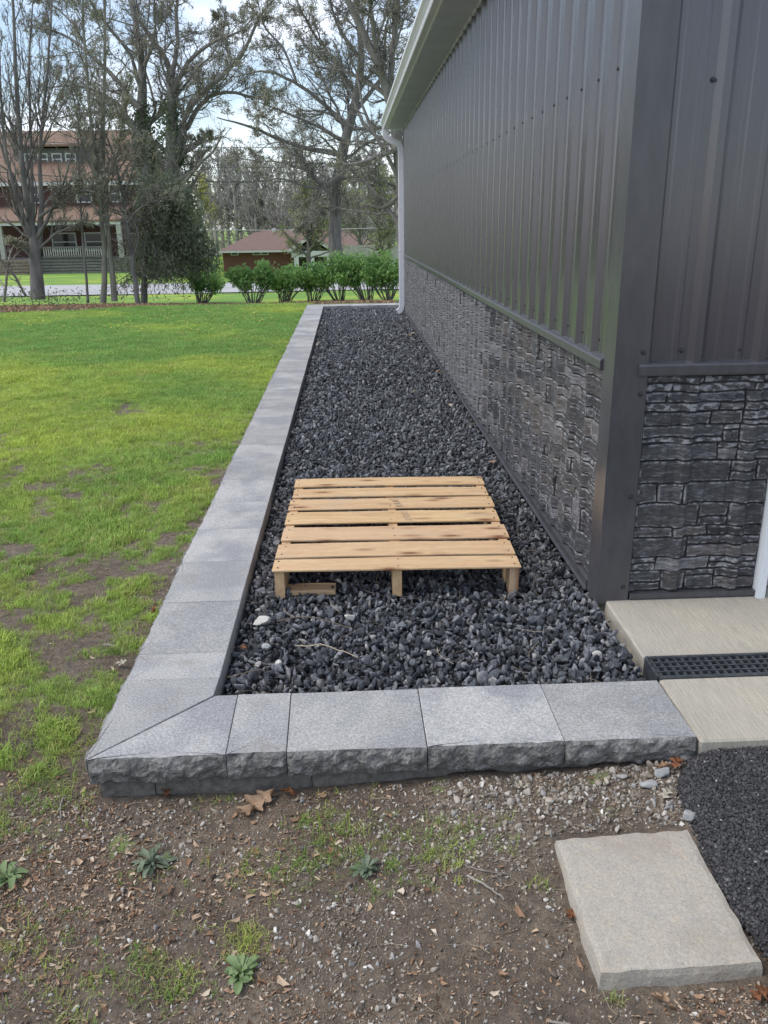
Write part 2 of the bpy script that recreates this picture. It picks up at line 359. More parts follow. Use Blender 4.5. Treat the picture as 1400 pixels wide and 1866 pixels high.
# ground: soil / turf / mulch by vertex weights
g = G('ground_cover'); co = g.coord('World'); n1 = g.noise(34, 6, co, .68); n2 = g.noise(170, 4, co, .7); n3 = g.noise(3, 4, co)
soil = g.mix(g.ramp(n3, [(.35, 0.), (.65, 1.)]), (.125, .095, .070), (.19, .150, .112))
soil = g.mix(.75, soil, g.ramp(n1, [(.3, .45), (.5, .95), (.72, 1.75)]), 'MULTIPLY'); soil = g.mix(.6, soil, g.ramp(n2, [(.32, .5), (.68, 1.5)]), 'MULTIPLY')
sepy = g.n('ShaderNodeSeparateXYZ'); g.l(co, sepy.inputs[0]); far = g.ramp(g.math('MULTIPLY', sepy.outputs['Y'], .05), [(.38, 0.), (.62, 1.)])
hue = g.ramp(g.math('SUBTRACT', g.noise(.33, 4, co), g.math('MULTIPLY', far, .10)), [(.36, 0.), (.58, 1.)])
turf = g.mix(hue, (.155, .29, .045), (.33, .42, .055)); tn = g.noise(1., 5, g.coord('World', (60, 22, 10)), .7); turf = g.mix(.7, turf, g.ramp(tn, [(.3, .45), (.7, 1.5)]), 'MULTIPLY'); thatch = g.mix(g.ramp(tn, [(.35, 0.), (.65, 1.)]), (.13, .19, .05), (.27, .285, .12)); turf = g.mix(g.ramp(g.math('MULTIPLY', sepy.outputs['Y'], .05), [(.35, 0.), (.72, 1.)]), thatch, turf)
mul = g.ramp(g.noise(9, 6, co, .7), [(.3, (.05, .04, .032)), (.6, (.12, .09, .068)), (.75, (.20, .155, .115))])
gw = g.ramp(g.math('ADD', g.attr('turf'), g.math('MULTIPLY', g.math('SUBTRACT', n1, .5), .5)), [(.42, 0.), (.60, 1.)])
col = g.mix(gw, soil, turf); col = g.mix(g.attr('mulch'), col, mul)
M['ground'] = g.done(col, .92, g.bump(g.math('ADD', n1, g.math('MULTIPLY', n2, .5)), .9, .02))
g = G('grass_blade'); co = g.coord('World'); sepy = g.n('ShaderNodeSeparateXYZ'); g.l(co, sepy.inputs[0]); far = g.ramp(g.math('MULTIPLY', sepy.outputs['Y'], .05), [(.38, 0.), (.60, 1.)])
hue = g.ramp(g.math('SUBTRACT', g.noise(.42, 4, co), g.math('MULTIPLY', far, .13)), [(.36, 0.), (.56, 1.)])
col = g.mix(hue, (.22, .42, .11), (.47, .59, .12)); col = g.mix(g.ramp(g.rnd(), [(0, 0.), (.7, .18), (.9, .4), (1, 1.)]), col, (.50, .46, .20)); col = g.mix(.65, col, g.ramp(g.math('FRACT', g.math('MULTIPLY', g.rnd(), 17.3)), [(0, .55), (.5, 1.05), (1, 1.5)]), 'MULTIPLY')
M['grass'] = g.done(col, .7, trans=.35, spec=.12)
g = G('sprig_blade'); co = g.coord('World'); col = g.mix(g.ramp(g.noise(3.5, 3, co), [(.4, 0.), (.6, 1.)]), (.20, .34, .07), (.42, .50, .12)); col = g.mix(g.ramp(g.rnd(), [(0, 0.), (.7, .2), (1, .9)]), col, (.36, .30, .16))
M['sprig'] = g.done(col, .7, trans=.3, spec=.12)
g = G('weed_leaf'); co = g.coord('Object'); n1 = g.noise(40, 4, co); M['weed'] = g.done(g.ramp(n1, [(.3, (.12, .19, .07)), (.7, (.22, .30, .13))]), .6, trans=.25)
g = G('weed_leaf_blue'); co = g.coord('Object'); n1 = g.noise(40, 4, co); M['weedblue'] = g.done(g.ramp(n1, [(.3, (.10, .14, .085)), (.7, (.18, .215, .145))]), .6, trans=.2)
g = G('dandelion'); M['dandelion'] = g.done((.75, .6, .08), .7)

def m_bark(name, a, b):
    g = G(name); n1 = g.noise(1., 5, g.coord('World', (9, 9, 2.2)), .65)
    M[name] = g.done(g.ramp(n1, [(.3, a), (.7, b)]), .95, g.bump(n1, .6, .05))
m_bark('bark', (.115, .105, .097), (.24, .225, .21)); m_bark('bark_pale', (.18, .165, .145), (.32, .295, .26)); m_bark('bark_dark', (.10, .094, .089), (.22, .21, .198))
m_bark('bark_moss', (.14, .138, .108), (.28, .265, .215))
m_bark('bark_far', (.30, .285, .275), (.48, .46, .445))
def m_leaf(name, a, b, tr=.3, sc=1.2):
    g = G(name); n1 = g.noise(sc, 3, g.coord('World')); M[name] = g.done(g.ramp(n1, [(.35, a), (.65, b)]), .65, trans=tr, spec=.3)
m_leaf('buds', (.30, .30, .22), (.44, .44, .31), .45); m_leaf('buds_green', (.24, .28, .11), (.38, .42, .17)); m_leaf('buds_yellow', (.42, .42, .10), (.56, .54, .16))
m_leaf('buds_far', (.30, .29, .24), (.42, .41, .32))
m_leaf('cedar', (.12, .15, .10), (.23, .25, .16), .3, 2.5); m_leaf('cedar_brown', (.16, .145, .10), (.25, .22, .15), .15)
m_leaf('hedge', (.13, .27, .085), (.28, .44, .14), .4, 3.); m_leaf('ivy', (.09, .13, .075), (.17, .21, .125), .25)
m_leaf('brush', (.11, .14, .07), (.18, .19, .10), .3)
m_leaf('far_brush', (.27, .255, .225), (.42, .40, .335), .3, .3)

def m_simple(name, a, b, sc=3., rough=.85, co='World', bumpd=0.):
    g = G(name); n1 = g.noise(sc, 5, g.coord(co), .65); M[name] = g.done(g.ramp(n1, [(.3, a), (.7, b)]), rough, g.bump(n1, .4, bumpd) if bumpd else None)
m_simple('shingle_orange', (.145, .092, .065), (.25, .165, .118), 6.); m_simple('shingle_red', (.12, .075, .062), (.22, .145, .12), 9.)
m_simple('brick_dark', (.075, .038, .034), (.12, .062, .055), 12.); m_simple('brick_red', (.12, .05, .04), (.19, .085, .068), 12.)
m_simple('house_grey', (.10, .10, .105), (.16, .158, .16), 5.); m_simple('trim_white', (.52, .53, .54), (.66, .66, .66), 5.)
m_simple('window_dark', (.012, .014, .017), (.028, .031, .036), 2., .12); m_simple('porch_shade', (.035, .033, .032), (.06, .055, .052), 4.)
m_simple('porch_stone', (.13, .125, .12), (.24, .23, .22), 7.); m_simple('steps_wood', (.16, .13, .10), (.25, .21, .16), 4.)
m_simple('fence_wood', (.30, .295, .28), (.44, .43, .41), 5.); m_simple('wire', (.05, .05, .052), (.08, .08, .082), 3.)
m_simple('grate_metal', (.028, .031, .036), (.075, .082, .09), 40., .38); m_simple('drain_dark', (.004, .004, .005), (.009, .009, .01), 20.)
m_simple('wire_pale', (.45, .45, .46), (.5, .5, .5), 3.)

# ------------------------------------------------------------------ terrain
XO, XI, YF, YI = -.750, -.449, 1.963, 2.272        # kerb: outer / inner faces
XR, YFAR_I, YFAR_O = .948, 15.25, 15.58
XW, YW, YEND = .938, 2.876, 14.02                    # building side wall, front wall, far corner
def gz(x, y):
    x = np.asarray(x, float); y = np.asarray(y, float)
    lawn = np.interp(y, [0, 2, 6, 12, 17, 20.5, 28, 36, 50, 58, 75, 400], [-.12, -.085, -.075, -.10, -.16, -.38, -.68, -.80, -1.12, -1.3, -1.5, -1.5])
    low = np.interp(y, [0, 36, 70, 90, 400], [0, 0, -1.65, -2.0, -2.0])*ss(-13, -8, x)
    z = lawn+low
    front = np.interp(x, [-3, -.9, -.3, .3, .95, 3], [-.12, -.145, -.142, -.106, -.084, -.10])-.036*ss(1.85, 1.25, y)
    fr = ss(2.75, 1.85, y+.25*ss(-.75, -1.6, x)); z = z*(1-fr)+front*fr
    d = .018*(fbm(x, y, 3.1, 3, 3)-.5)+.012*(fbm(x, y, 14., 3, 5)-.5)
    z = z+.05*ss(1.9, .6, np.abs(y-18.3))*ss(-1.5, -5.5, x)+d*ss(30, 8, y)+.05*(fbm(x, y, .35, 2, 9)-.5)*ss(3, 8, y)
    inside = (x > XO+.03) & (x < 5) & (y > YF+.04) & (y < YFAR_O-.05)
    z = np.where(inside, -.25, z)
    return z
def mulchw(x, y):
    c = 18.25+.04*(x+3)+.5*(fbm(x, x*0, .5, 3, 31)-.5)
    hw = .55+1.25*ss(-2.2, -6., x); c = c+(1.25-.8*hw*.8)*.6
    return ss(hw+.25, hw-.15, np.abs(y-c)+.5*(fbm(x, y, 1.1, 3, 33)-.5))*ss(-40, -30, x)
def turfw(x, y):
    """how much lawn grows here, 0..1"""
    n = fbm(x, y, 1.5, 4, 41); n2 = fbm(x, y, 5.2, 3, 47)
    base = ss(2.2, 9.0, y)
    t = .58+.38*base+(n-.5)*(1.1-.4*base)+(n2-.5)*(1.5-.7*base)+(fbm(x, y, 14., 2, 48)-.5)*(1.5-1.1*base)
    t = t-.38*ss(.16, .02, (XO-x))*ss(10.5, 5., y)*ss(1.5, 2.2, y)            # worn strip along the kerb
    t = t-.30*np.exp(-(((x+2.35)/.5)**2+((y-4.9)/.6)**2))-.34*np.exp(-(((x+1.9)/.30)**2+((y-6.9)/.7)**2))-.25*np.exp(-(((x+1.35)/.22)**2+((y-8.6)/.5)**2))
    dirt = ss(2.6, 1.6, y+.35*ss(-.85, -1.4, x)+.9*(n2-.5)); t = t-dirt*.62
    return np.clip(t, 0, 1)*(1-mulchw(x, y))*ss(1.35, 1.9, y)
xs = np.unique(np.round(np.concatenate([np.arange(-1.7, 1.25, .022), np.arange(-7, -1.7, .09), np.arange(1.25, 6, .3), np.arange(-30, -7, 1.), np.arange(6, 30, 1.5), np.array([-400, -250, -150, -100, -70, -50, -40, 40, 50, 70, 100, 150, 250, 400])]), 4))
ys = np.unique(np.round(np.concatenate([np.arange(.85, 2.6, .022), np.arange(2.6, 8, .07), np.arange(8, 24, .2), np.arange(24, 90, 1.2), np.array([-30, -12, -6, -3, -1, 0, .5, 95, 110, 130, 160, 200, 260, 350, 600])]), 4))
X, Y = np.meshgrid(xs, ys, indexing='ij'); Z = gz(X, Y)
rd = (Y > 28.2) & (Y < 35.4); Z = np.where(rd, Z-.08, Z)
gv = np.stack([X, Y, Z], -1).reshape(-1, 3)
link('ground', mesh('ground', gv, grid(len(xs), len(ys))[:, ::-1][:, [0, 1, 2, 3]][:, ::-1], True, {'turf': turfw(X, Y).ravel(), 'mulch': mulchw(X, Y).ravel()}), M['ground'], kind='structure')
rx = np.concatenate([np.array([-200, -120, -80, -60, -50]), np.arange(-40, 41, 1.), np.array([50, 60, 80, 120, 200])]); ry = np.linspace(28, 35.6, 9)
X, Y = np.meshgrid(rx, ry, indexing='ij'); crown = .06*(1-((Y-31.8)/3.8)**2)
link('road', mesh('road', np.stack([X, Y, gz(X, Y*0+31.8)+crown-.02*(Y-31.8)], -1).reshape(-1, 3), grid(len(rx), len(ry)), True), M['road'], kind='structure')

# ------------------------------------------------------------------ concrete apron, drain, driveway
def apron(name, x0, x1, y0, y1, slope0, slope1):
    v, f = box(x0, x1, y0, y1, -.16, 0, .006); v = [(x, y, z+(slope0+(slope1-slope0)*(y-y0)/(y1-y0) if z > -.1 else 0)) for x, y, z in v]
    return obj(name, v, f, M['apron'], kind='structure')
apron('concrete_apron', XR+.004, 4.2, 2.428, 2.93, -.004, .004)
apron('concrete_apron', XR+.006, 4.2, 1.955, 2.284, -.008, -.003)
td = thing('trench_drain', 'black slotted trench drain grate set between the two concrete aprons', 'drain', (XR+.02, 2.356, -.05))
b = MB(); b.box(.958, 4.2, 2.284, 2.428, -.11, -.095); b.obj('channel', M['drain_dark'], td)
b = MB(); b.box(.958, 4.2, 2.2845, 2.296, -.095, -.002); b.box(.958, 4.2, 2.416, 2.4275, -.095, -.002); b.box(.952, .962, 2.2965, 2.4155, -.095, -.001); b.obj('frame', M['grate_metal'], td)
b = MB()
for k in range(5):
    yy = 2.2975+k*.0292; b.box(.963, 4.2, yy, yy+.007 if k < 4 else yy+.0015, -.02, -.0035)
b.obj('long_bars', M['grate_metal'], td)
b = MB()
for k in range(120):
    xx = .968+k*.0265; b.box(xx, xx+.0085, 2.2975, 2.4155, -.021, -.0055)
o = b.obj('cross_bars', M['grate_metal'], td); o['kind'] = 'stuff'
# driveway with a frayed edge
ey = np.array([-2., .9, 1.1, 1.25, 1.339, 1.42, 1.488, 1.58, 1.689, 1.752, 1.80, 1.84, 1.90, 1.944]); ex = np.array([.90, .86, .85, .853, .851, .838, .827, .836, .833, .833, .836, .842, .872, .908])
ay = np.concatenate([np.arange(-2, .9, .3), np.arange(.9, 1.9535, .03), [1.9535]]); n = 40
V = []
for yy in ay:
    x0 = np.interp(yy, ey, ex); q = np.linspace(0, 1, n)**1.6; xx = x0+q*(4.2-x0)
    zz = np.interp(xx-x0, [0, .03, .10, .4, 5], [-.105, -.07, -.052, -.045, -.03])+np.interp(yy, [1.5, 1.95], [-.0, .014])
    V.append(np.stack([xx, xx*0+yy, zz], 1))
link('driveway', mesh('driveway', np.concatenate(V), grid(len(ay), n)[:, ::-1], True), M['asphalt'], kind='structure')

# ------------------------------------------------------------------ stones: a set of angular rock meshes
def ico(sub):
    import bmesh
    bm = bmesh.new(); bmesh.ops.create_icosphere(bm, subdivisions=sub, radius=1.); v = np.array([q.co[:] for q in bm.verts]); f = np.array([[q.index for q in p.verts] for p in bm.faces]); bm.free(); return v, f
ICO2 = ico(2); ICO3 = ico(3)
def rock_mesh(name, seed, cuts=9, base=ICO2, squash=(1, .8, .6), rough=.06, dc=(.42, .8)):
    r = np.random.default_rng(seed); v = base[0].copy()
    for k in range(cuts):
        n = r.normal(size=3); n /= np.linalg.norm(n); d = r.uniform(*dc); s = v@n; v -= np.clip(s-d, 0, None)[:, None]*n
    v += rough*(r.random(v.shape)-.5); v *= np.array(squash)*r.uniform(.8, 1.2, 3)
    return mesh(name, v, base[1])
def rand_rot(n, tilt=math.pi): return np.stack([rng.uniform(-tilt, tilt, n), rng.uniform(-tilt, tilt, n), rng.uniform(0, 6.283, n)], 1)

# black gravel in the bed
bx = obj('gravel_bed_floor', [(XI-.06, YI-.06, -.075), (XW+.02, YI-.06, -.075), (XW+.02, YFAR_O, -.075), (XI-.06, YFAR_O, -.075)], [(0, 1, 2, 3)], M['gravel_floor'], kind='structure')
PP = []
for y0, y1, sp in ((YI-.0, 4.2, .0195), (4.2, 7.5, .0225), (7.5, 15.3, .030)):
    for layer, zz in ((0, -.062), (1, -.048)):
        gx, gy = np.meshgrid(np.arange(XI+.008, XW+.6 if y0 > 7 else XW-.004, sp*(1.15 if layer else 1)), np.arange(y0, y1, sp*(1.15 if layer else 1)), indexing='ij')
        p = np.stack([gx.ravel(), gy.ravel()], 1); p += rng.uniform(-.6, .6, p.shape)*sp
        z = zz+.040*ss(.55, .88, p[:, 0])*ss(3.3, 2.6, p[:, 1])+.022*(fbm(p[:, 0], p[:, 1], 2.2, 3, 61)-.5)+rng.uniform(-.011, .011, len(p))
        if layer: keep = rng.random(len(p)) < .72; p = p[keep]; z = z[keep]
        PP.append(np.c_[p, z, np.full(len(p), sp/.0195)])
PP = np.concatenate(PP)
keep = (PP[:, 0] > XI+.012) & (PP[:, 1] > YI+.012) & (PP[:, 1] < YFAR_I-.01) & ((PP[:, 0] < XW-.012) | (PP[:, 1] > YEND+.03)) & ((PP[:, 0] < XW-.02) | (PP[:, 1] > 3))
PP = PP[keep]; n = len(PP)
s = rng.lognormal(-.08, .38, n)*.0158*PP[:, 3]**.55; s = np.clip(s, .007, .031)
edge = np.minimum(PP[:, 0]-XI, PP[:, 1]-YI); s = np.minimum(s, np.maximum(edge*1.1, .008))
scl = 1.0*s[:, None]*np.stack([rng.uniform(.9, 1.4, n), rng.uniform(.8, 1.15, n), rng.uniform(.7, 1.05, n)], 1)
scatter('black_gravel', PP[:, :3], rand_rot(n), scl, rng.integers(0, 10, n), [(rock_mesh('gravel_stone', 100+i, 11, rough=.015, dc=(.38, .62)), M['gravel']) for i in range(10)])

# ------------------------------------------------------------------ kerb: split-face cap stones
def cap_mesh(poly, rough_edges, H=.083, seed=0, fine=.012, chamf=.0018, amp=.010):
    """poly: ccw 2-d points; edges i -> i+1; rough edges get a split face"""
    r = np.random.default_rng(seed); V = []; F = []; mi = []; top = []
    n = len(poly); P = np.array(poly, float); ctr = P.mean(0)
    for i in range(n):
        a, bb = P[i], P[(i+1) % n]; d = bb-a; L_ = np.linalg.norm(d); t = d/L_; nn = np.array([t[1], -t[0]])
        rg = i in rough_edges
        nu = max(2, int(L_/fine)+1) if rg else 2; nv = 11 if rg else 3
        zs = np.linspace(-H, 0, nv) if rg else np.array([-H, -chamf, 0.])
        off = len(V)
        u = np.linspace(0, 1, nu)
        prof = fbm(u*L_*9+seed*3.1, u*0+seed, 1., 3, seed)-.5
        for k in range(nu):
            for j in range(nv):
                q = a+d*u[k]
                if rg:
                    h = (j/(nv-1)); w_ = math.sin(math.pi*min(1, max(0, .06+.94*(1-h))))
                    nz_ = float(fbm(u[k]*L_*38+seed, h*3.4+seed*2, 1., 3, seed+5))-.5
                    e = amp*(.9*w_+2.6*nz_*(0.35 if j == nv-1 else 1.)+prof[k]*.9)-(.004 if j == nv-1 else 0)+(-.006 if j == 0 else 0)
                    if k in (0, nu-1): e *= .35
                    if j == nv-1: e = min(max(e, -.004), .006)
                    q = q+nn*e
                    z = zs[j]+(.006*(vn(u[k]*L_*60, seed, 3)-.5) if 0 < j < nv-1 else 0)+(-.0012*abs(prof[k])*2 if j == nv-1 else 0)
                else:
                    if j == 2: q = q+(-nn)*chamf
                    z = zs[j]
                    if k == 0 and ((i-1) % n) not in rough_edges and j == 2: q = q+t*chamf
                    if k == 1 and ((i+1) % n) not in rough_edges and j == 2: q = q-t*chamf
                V.append((q[0], q[1], z))
        for k in range(nu-1):
            for j in range(nv-1):
                c = off+k*nv+j; F.append((c, c+nv, c+nv+1, c+1)); mi.append(1 if rg else 0)
        top += [off+k*nv+nv-1 for k in range(nu-1 if False else nu)]
    ctop = np.array([V[i] for i in top]); c2 = ctop[:, :2].mean(0); inn = []
    for q in ctop:
        dd_ = q[:2]-c2; k_ = 1-.02/max(np.linalg.norm(dd_), .04); inn.append(len(V)); V.append((c2[0]+dd_[0]*k_, c2[1]+dd_[1]*k_, 0.))
    m_ = len(top); V.append((c2[0], c2[1], 0.)); cc = len(V)-1
    for i in range(m_):
        j = (i+1) % m_; F.append((top[i], top[j], inn[j], inn[i])); mi.append(0); F.append((inn[i], inn[j], cc)); mi.append(0)
    me = mesh('cap_stone', V, F)
    me.materials.append(M['cap']); me.materials.append(M['split'])
    me.polygons.foreach_set('material_index', np.array(mi[:len(me.polygons)], np.int32))
    return me
KW = thing('garden_kerb_wall', 'low grey concrete block kerb wall with flat caps edging the black gravel bed', 'kerb wall', (XO, YF, -.2))
def cap(poly, rough, seed, fine=.009, z=0., amp=.011):
    P = np.array(poly, float); c = P.mean(0); me = cap_mesh((P-c).tolist(), rough, .083, seed, fine, amp=amp)
    o = link('cap_stone', me, None, KW); o.location = Vector((c[0], c[1], z))-Vector(KW.location)
    return o
g_ = .0011
cap([(XO, YF), (-.372-g_, YF), (-.376-g_, YI), (XI+.004, YI)], (0,), 3)
cap([(XO-.0025, YF+.003), (XI-.003, YI+.003), (XI, 2.383-g_), (XO, 2.383-g_)], (3,), 4)
fx = [-.372, -.205, .186, .573, XR]; fxb = [-.376, -.211, .185, .572, XR-.004]
for i in range(4): cap([(fx[i]+g_, YF+.002*(i % 2)), (fx[i+1]-g_, YF+.003*((i+1) % 2)), (fxb[i+1]-g_, YI), (fxb[i]+g_, YI)], (0,), 10+i, z=[.001, -.001, .0015, 0][i])
yl = [2.383, 2.555, 2.964, 3.372, 3.78, 4.19, 4.596, 5.004]
while yl[-1] < YFAR_I-.45: yl.append(yl[-1]+random.choice([.408, .408, .408, .41, .2, .3]))
yl.append(YFAR_I)
for i in range(len(yl)-1):
    j = random.uniform(-.003, .003); cap([(XO+j, yl[i]+g_), (XI+j*.5, yl[i]+g_), (XI+j*.5, yl[i+1]-g_), (XO+j, yl[i+1]-g_)], (3,), 40+i, .03 if yl[i] > 5 else .018, random.uniform(-.0015, .0015))
xl = [XO, -.36, .05, .46, .87, 1.28, 1.69]
for i in range(len(xl)-1): cap([(xl[i]+g_, YFAR_I+g_), (xl[i+1]-g_, YFAR_I+g_), (xl[i+1]-g_, YFAR_O), (xl[i]+g_, YFAR_O)], (2,), 80+i, .03)
bxs = [XO+.018, -.58, -.14, .30, .74, XR]
for i in range(5):
    P = [(bxs[i]+.001, YF+.022), (bxs[i+1]-.001, YF+.022), (bxs[i+1]-.001, YI-.02), (bxs[i]+.001, YI-.02)]; c = np.mean(P, 0)
    me = cap_mesh((np.array(P)-c).tolist(), (0,) if i else (0, 3), .14, 120+i, .016, amp=.006); me.materials[0] = M['block']; me.materials[1] = M['block']
    o = link('base_block', me, None, KW); o.location = Vector((c[0], c[1], -.0845))-Vector(KW.location)
bys = np.arange(YI-.02, YFAR_O, 1.33)
for i in range(len(bys)-1):
    v, f = box(XO+.022, XI-.01, bys[i]+.002, bys[i+1]-.002, -.22, -.0845, .006); obj('base_block', v, f, M['block'], KW)

# ------------------------------------------------------------------ metal building
BD = thing('metal_building', 'charcoal ribbed metal building with dark stone-look wainscot beside the gravel bed', 'building', (XW, YW, 0))
PIT = .2286; RIB0 = 3.165; RIBF = 1.206
def prof_pts(minor=True):
    p = [(-.032, 0), (-.0125, .019), (.0125, .019), (.032, 0)]
    if minor: p += [(PIT/3-.014, 0), (PIT/3-.006, .0035), (PIT/3+.006, .0035), (PIT/3+.014, 0), (2*PIT/3-.014, 0), (2*PIT/3-.006, .0035), (2*PIT/3+.006, .0035), (2*PIT/3+.014, 0)]
    return p
def prof_line(u0, u1, ph, minor=True):
    """break points (u, depth) of the ribbed sheet between u0 and u1"""
    pts = []; k0 = math.floor((u0-ph)/PIT)-1; k1 = math.ceil((u1-ph)/PIT)+1
    allp = sorted((ph+k*PIT+a, d) for k in range(k0, k1+1) for a, d in prof_pts(minor))
    U = np.array([a for a, _ in allp]); D = np.array([d for _, d in allp])
    u = np.concatenate([[u0], U[(U > u0+1e-4) & (U < u1-1e-4)], [u1]])
    return u, np.interp(u, U, D)
def side_pt(u, d, z): return np.stack([XW-d, u, z], -1)
def front_pt(u, d, z): return np.stack([u, YW-d, z], -1)
def sheet(name, u0, u1, z0, z1, ph, ptf, m, parent, base=.0, flip=False):
    u, d = prof_line(u0, u1, ph); n = len(u)
    v = np.concatenate([ptf(u, d+base, u*0+z0), ptf(u, d+base, u*0+z1)])
    f = [(i, i+1, n+i+1, n+i) for i in range(n-1)]
    if flip: f = [q[::-1] for q in f]
    return obj(name, v, f, m, parent)
ZT0, ZT1, ZS = .862, .908, 2.755
k = 0; u = YW+.004
while u < YEND-.01:
    e = min(RIB0-.06+PIT*4*(k+1), YEND-.004)
    sheet('siding_panel', u+.0004, e-.0004, ZT1-.004, ZS+.02, RIB0, side_pt, M['siding'], BD, .004+.0015*(k % 2)*0, True); u = e; k += 1
sheet('siding_panel', XW+.004, 1.528, ZT1-.004, 3.2, RIBF, front_pt, M['siding'], BD, .004)
sheet('siding_panel', 1.5285, 4.4, 2.35, 3.2, RIBF, front_pt, M['siding'], BD, .004)
sheet('siding_panel', 4.4005, 6.8, .0, 3.2, RIBF, front_pt, M['siding'], BD, .004)
# wainscot sheets and their stones
WB = sheet('wainscot_panel', YW+.004, YEND-.004, .012, ZT0+.004, RIB0, side_pt, M['panel_back'], BD, .0, True)
WF = sheet('wainscot_panel', XW+.004, 1.528, .012, ZT0+.004, RIBF, front_pt, M['panel_back'], BD)
def stone_geo(u0, u1, z0, z1, ph, ptf, flip, r, minor):
    g1, g2 = .0045, .011
    u, d = prof_line(u0, u1, ph, minor); ins = [u0+g1, u0+g2, u1-g2, u1-g1]
    uu = np.unique(np.round(np.concatenate([u, ins]), 5)); uu = uu[np.r_[True, np.diff(uu) > .002]]; uu[-1] = u1
    dd = np.interp(uu, u, d)
    zr = [z0, z0+g1, z0+g2, z1-g2, z1-g1, z1] if z1-z0 > .03 else [z0, z0+g1, z1-g1, z1]
    nr = len(zr); h0 = r.uniform(.003, .0075); tilt = r.uniform(-.003, .003)
    zq0, zq1 = round(z0*125)/125., round(z1*125)/125.
    wob0 = .0075*(fbm(uu*11+zq0*91, uu*0+zq0*13, 1., 2, 5)-.5)*2; wob1 = .0075*(fbm(uu*11+zq1*91, uu*0+zq1*13, 1., 2, 5)-.5)*2
    sl0, sl1 = r.uniform(-.009, .009, 2); V = []; rim = []; gap = []
    for j, z in enumerate(zr):
        fz = (z-z0)/(z1-z0); zz = z+wob0*(1-fz)+wob1*fz
        eu = np.minimum(uu-u0, u1-uu); ez = min(z-z0, z1-z)
        e = np.minimum(eu, ez); up = np.clip(e/g1, 0, 1)
        hh = h0*up+.0022*(vn(uu*45, uu*0+z*45+3, 7)-.5)*(e > g1*.9)+tilt*fz*up
        V.append(ptf(uu+np.where(uu < u0+.02, sl0, np.where(uu > u1-.02, sl1, 0))*(fz-.5), dd+.0012+hh, zz)); gap.append(1-up); rim.append(((e > g1*.5) & (e < g2*.9))*1.)
    n = len(uu); V = np.concatenate(V)
    F = [(j*n+i, j*n+i+1, j*n+n+i+1, j*n+n+i) for j in range(nr-1) for i in range(n-1)]
    if flip: F = [q[::-1] for q in F]
    return V, F, np.concatenate(rim), np.concatenate(gap)
def courses(u0, u1, z0, z1, r, hs=(.030, .040, .052, .066, .082, .092), sp=.5):
    out = []; z = z0
    while z < z1-.012:
        h = float(r.choice(hs)); h = min(h, z1-z) if z1-(z+h) > .026 else z1-z
        u = u0-r.uniform(0, .12); last = u0
        while u < u1:
            l = float(r.choice([r.uniform(.06, .14), r.uniform(.15, .40)])); a, b_ = last, min(u+l, u1)
            if u1-b_ < .04: b_ = u1; u = u1
            if b_-a > .04:
                last = b_
                if h > .05 and r.random() < sp:
                    c = h*r.uniform(.32, .68); out += [(a, b_, z, z+c-.0005), (a, b_, z+c+.0005, z+h)]
                else: out.append((a, b_, z, z+h))
            u += l
        z += h
    return [(a+.0008, b_-.0008, c+.0008, d-.0008) for a, b_, c, d in out]
r = np.random.default_rng(5)
for a, b_, c, d in courses(1.038, 1.527, .034, ZT0-.004, r):
    V, F, rm, gp = stone_geo(a, b_, c, d, RIBF, front_pt, False, r, True); obj('stone', V, F, M['stone'], WF, attrs={'rim': rm, 'gap': gp})
CS = sorted(courses(YW+.09, YEND-.05, .034, ZT0-.004, r, (.038, .05, .064, .08, .095), .3), key=lambda q: q[0]); rest = []
for i, (a, b_, c, d) in enumerate(CS):
    if i < 225:
        V, F, rm, gp = stone_geo(a, b_, c, d, RIB0, side_pt, True, r, False); obj('stone', V, F, M['stone'], WB, attrs={'rim': rm, 'gap': gp})
    else: rest.append(stone_geo(a, b_, c, d, RIB0, side_pt, True, r, False))
V = []; F = []; rm = []; gp = []
for q in rest:
    o = sum(map(len, V)); V.append(q[0]); F += [tuple(i+o for i in p) for p in q[1]]; rm.append(q[2]); gp.append(q[3])
obj('far_stones', np.concatenate(V), F, M['stone'], WB, attrs={'rim': np.concatenate(rm), 'gap': np.concatenate(gp)}, kind='stuff')
# trims
cp = [(XW-.024, YW+.100), (XW-.024, YW-.026), (1.034, YW-.026), (1.041, YW-.016), (1.041, YW+.02), (XW+.02, YW+.02), (XW+.02, YW+.106), (XW-.014, YW+.106)]
v, f = extrude(cp, 'z', -.008, 3.2); obj('corner_trim', v, f, M['trim'], BD)
tp = [(XW+.002, ZT0), (XW-.030, ZT0), (XW-.034, ZT0+.006), (XW-.034, ZT1-.012), (XW-.030, ZT1-.006), (XW+.002, ZT1+.004)]
v, f = extrude(tp, 'y', YW+.1065, YEND); obj('wainscot_trim', v, f, M['trim'], BD)
tp = [(YW+.002, ZT0), (YW-.032, ZT0), (YW-.035, ZT0+.006), (YW-.035, ZT1-.012), (YW-.032, ZT1-.006), (YW+.002, ZT1+.004)]
v, f = extrude(tp, 'x', 1.0, 1.527); obj('wainscot_trim', v, f, M['trim'], BD)
b = MB(); b.box(XW-.012, XW+.02, YW+.1065, YEND, -.08, -.012); b.box(XW-.027, XW+.01, YW+.1065, YEND, -.0118, .031); b.box(XW-.034, XW-.0272, YW+.1065, YEND, -.0118, -.004); b.obj('base_trim', M['trim'], BD)
b = MB(); b.box(1.0415, 1.527, YW-.030, YW+.02, .010, .030); b.box(1.0415, 1.527, YW-.024, YW+.02, -.012, .0095); b.obj('base_trim', M['trim'], BD)
b = MB(); b.box(XW-.03, XW+.05, YEND-.002, YEND+.05, -.03, ZS+.02); b.obj('corner_trim', M['trim'], BD)
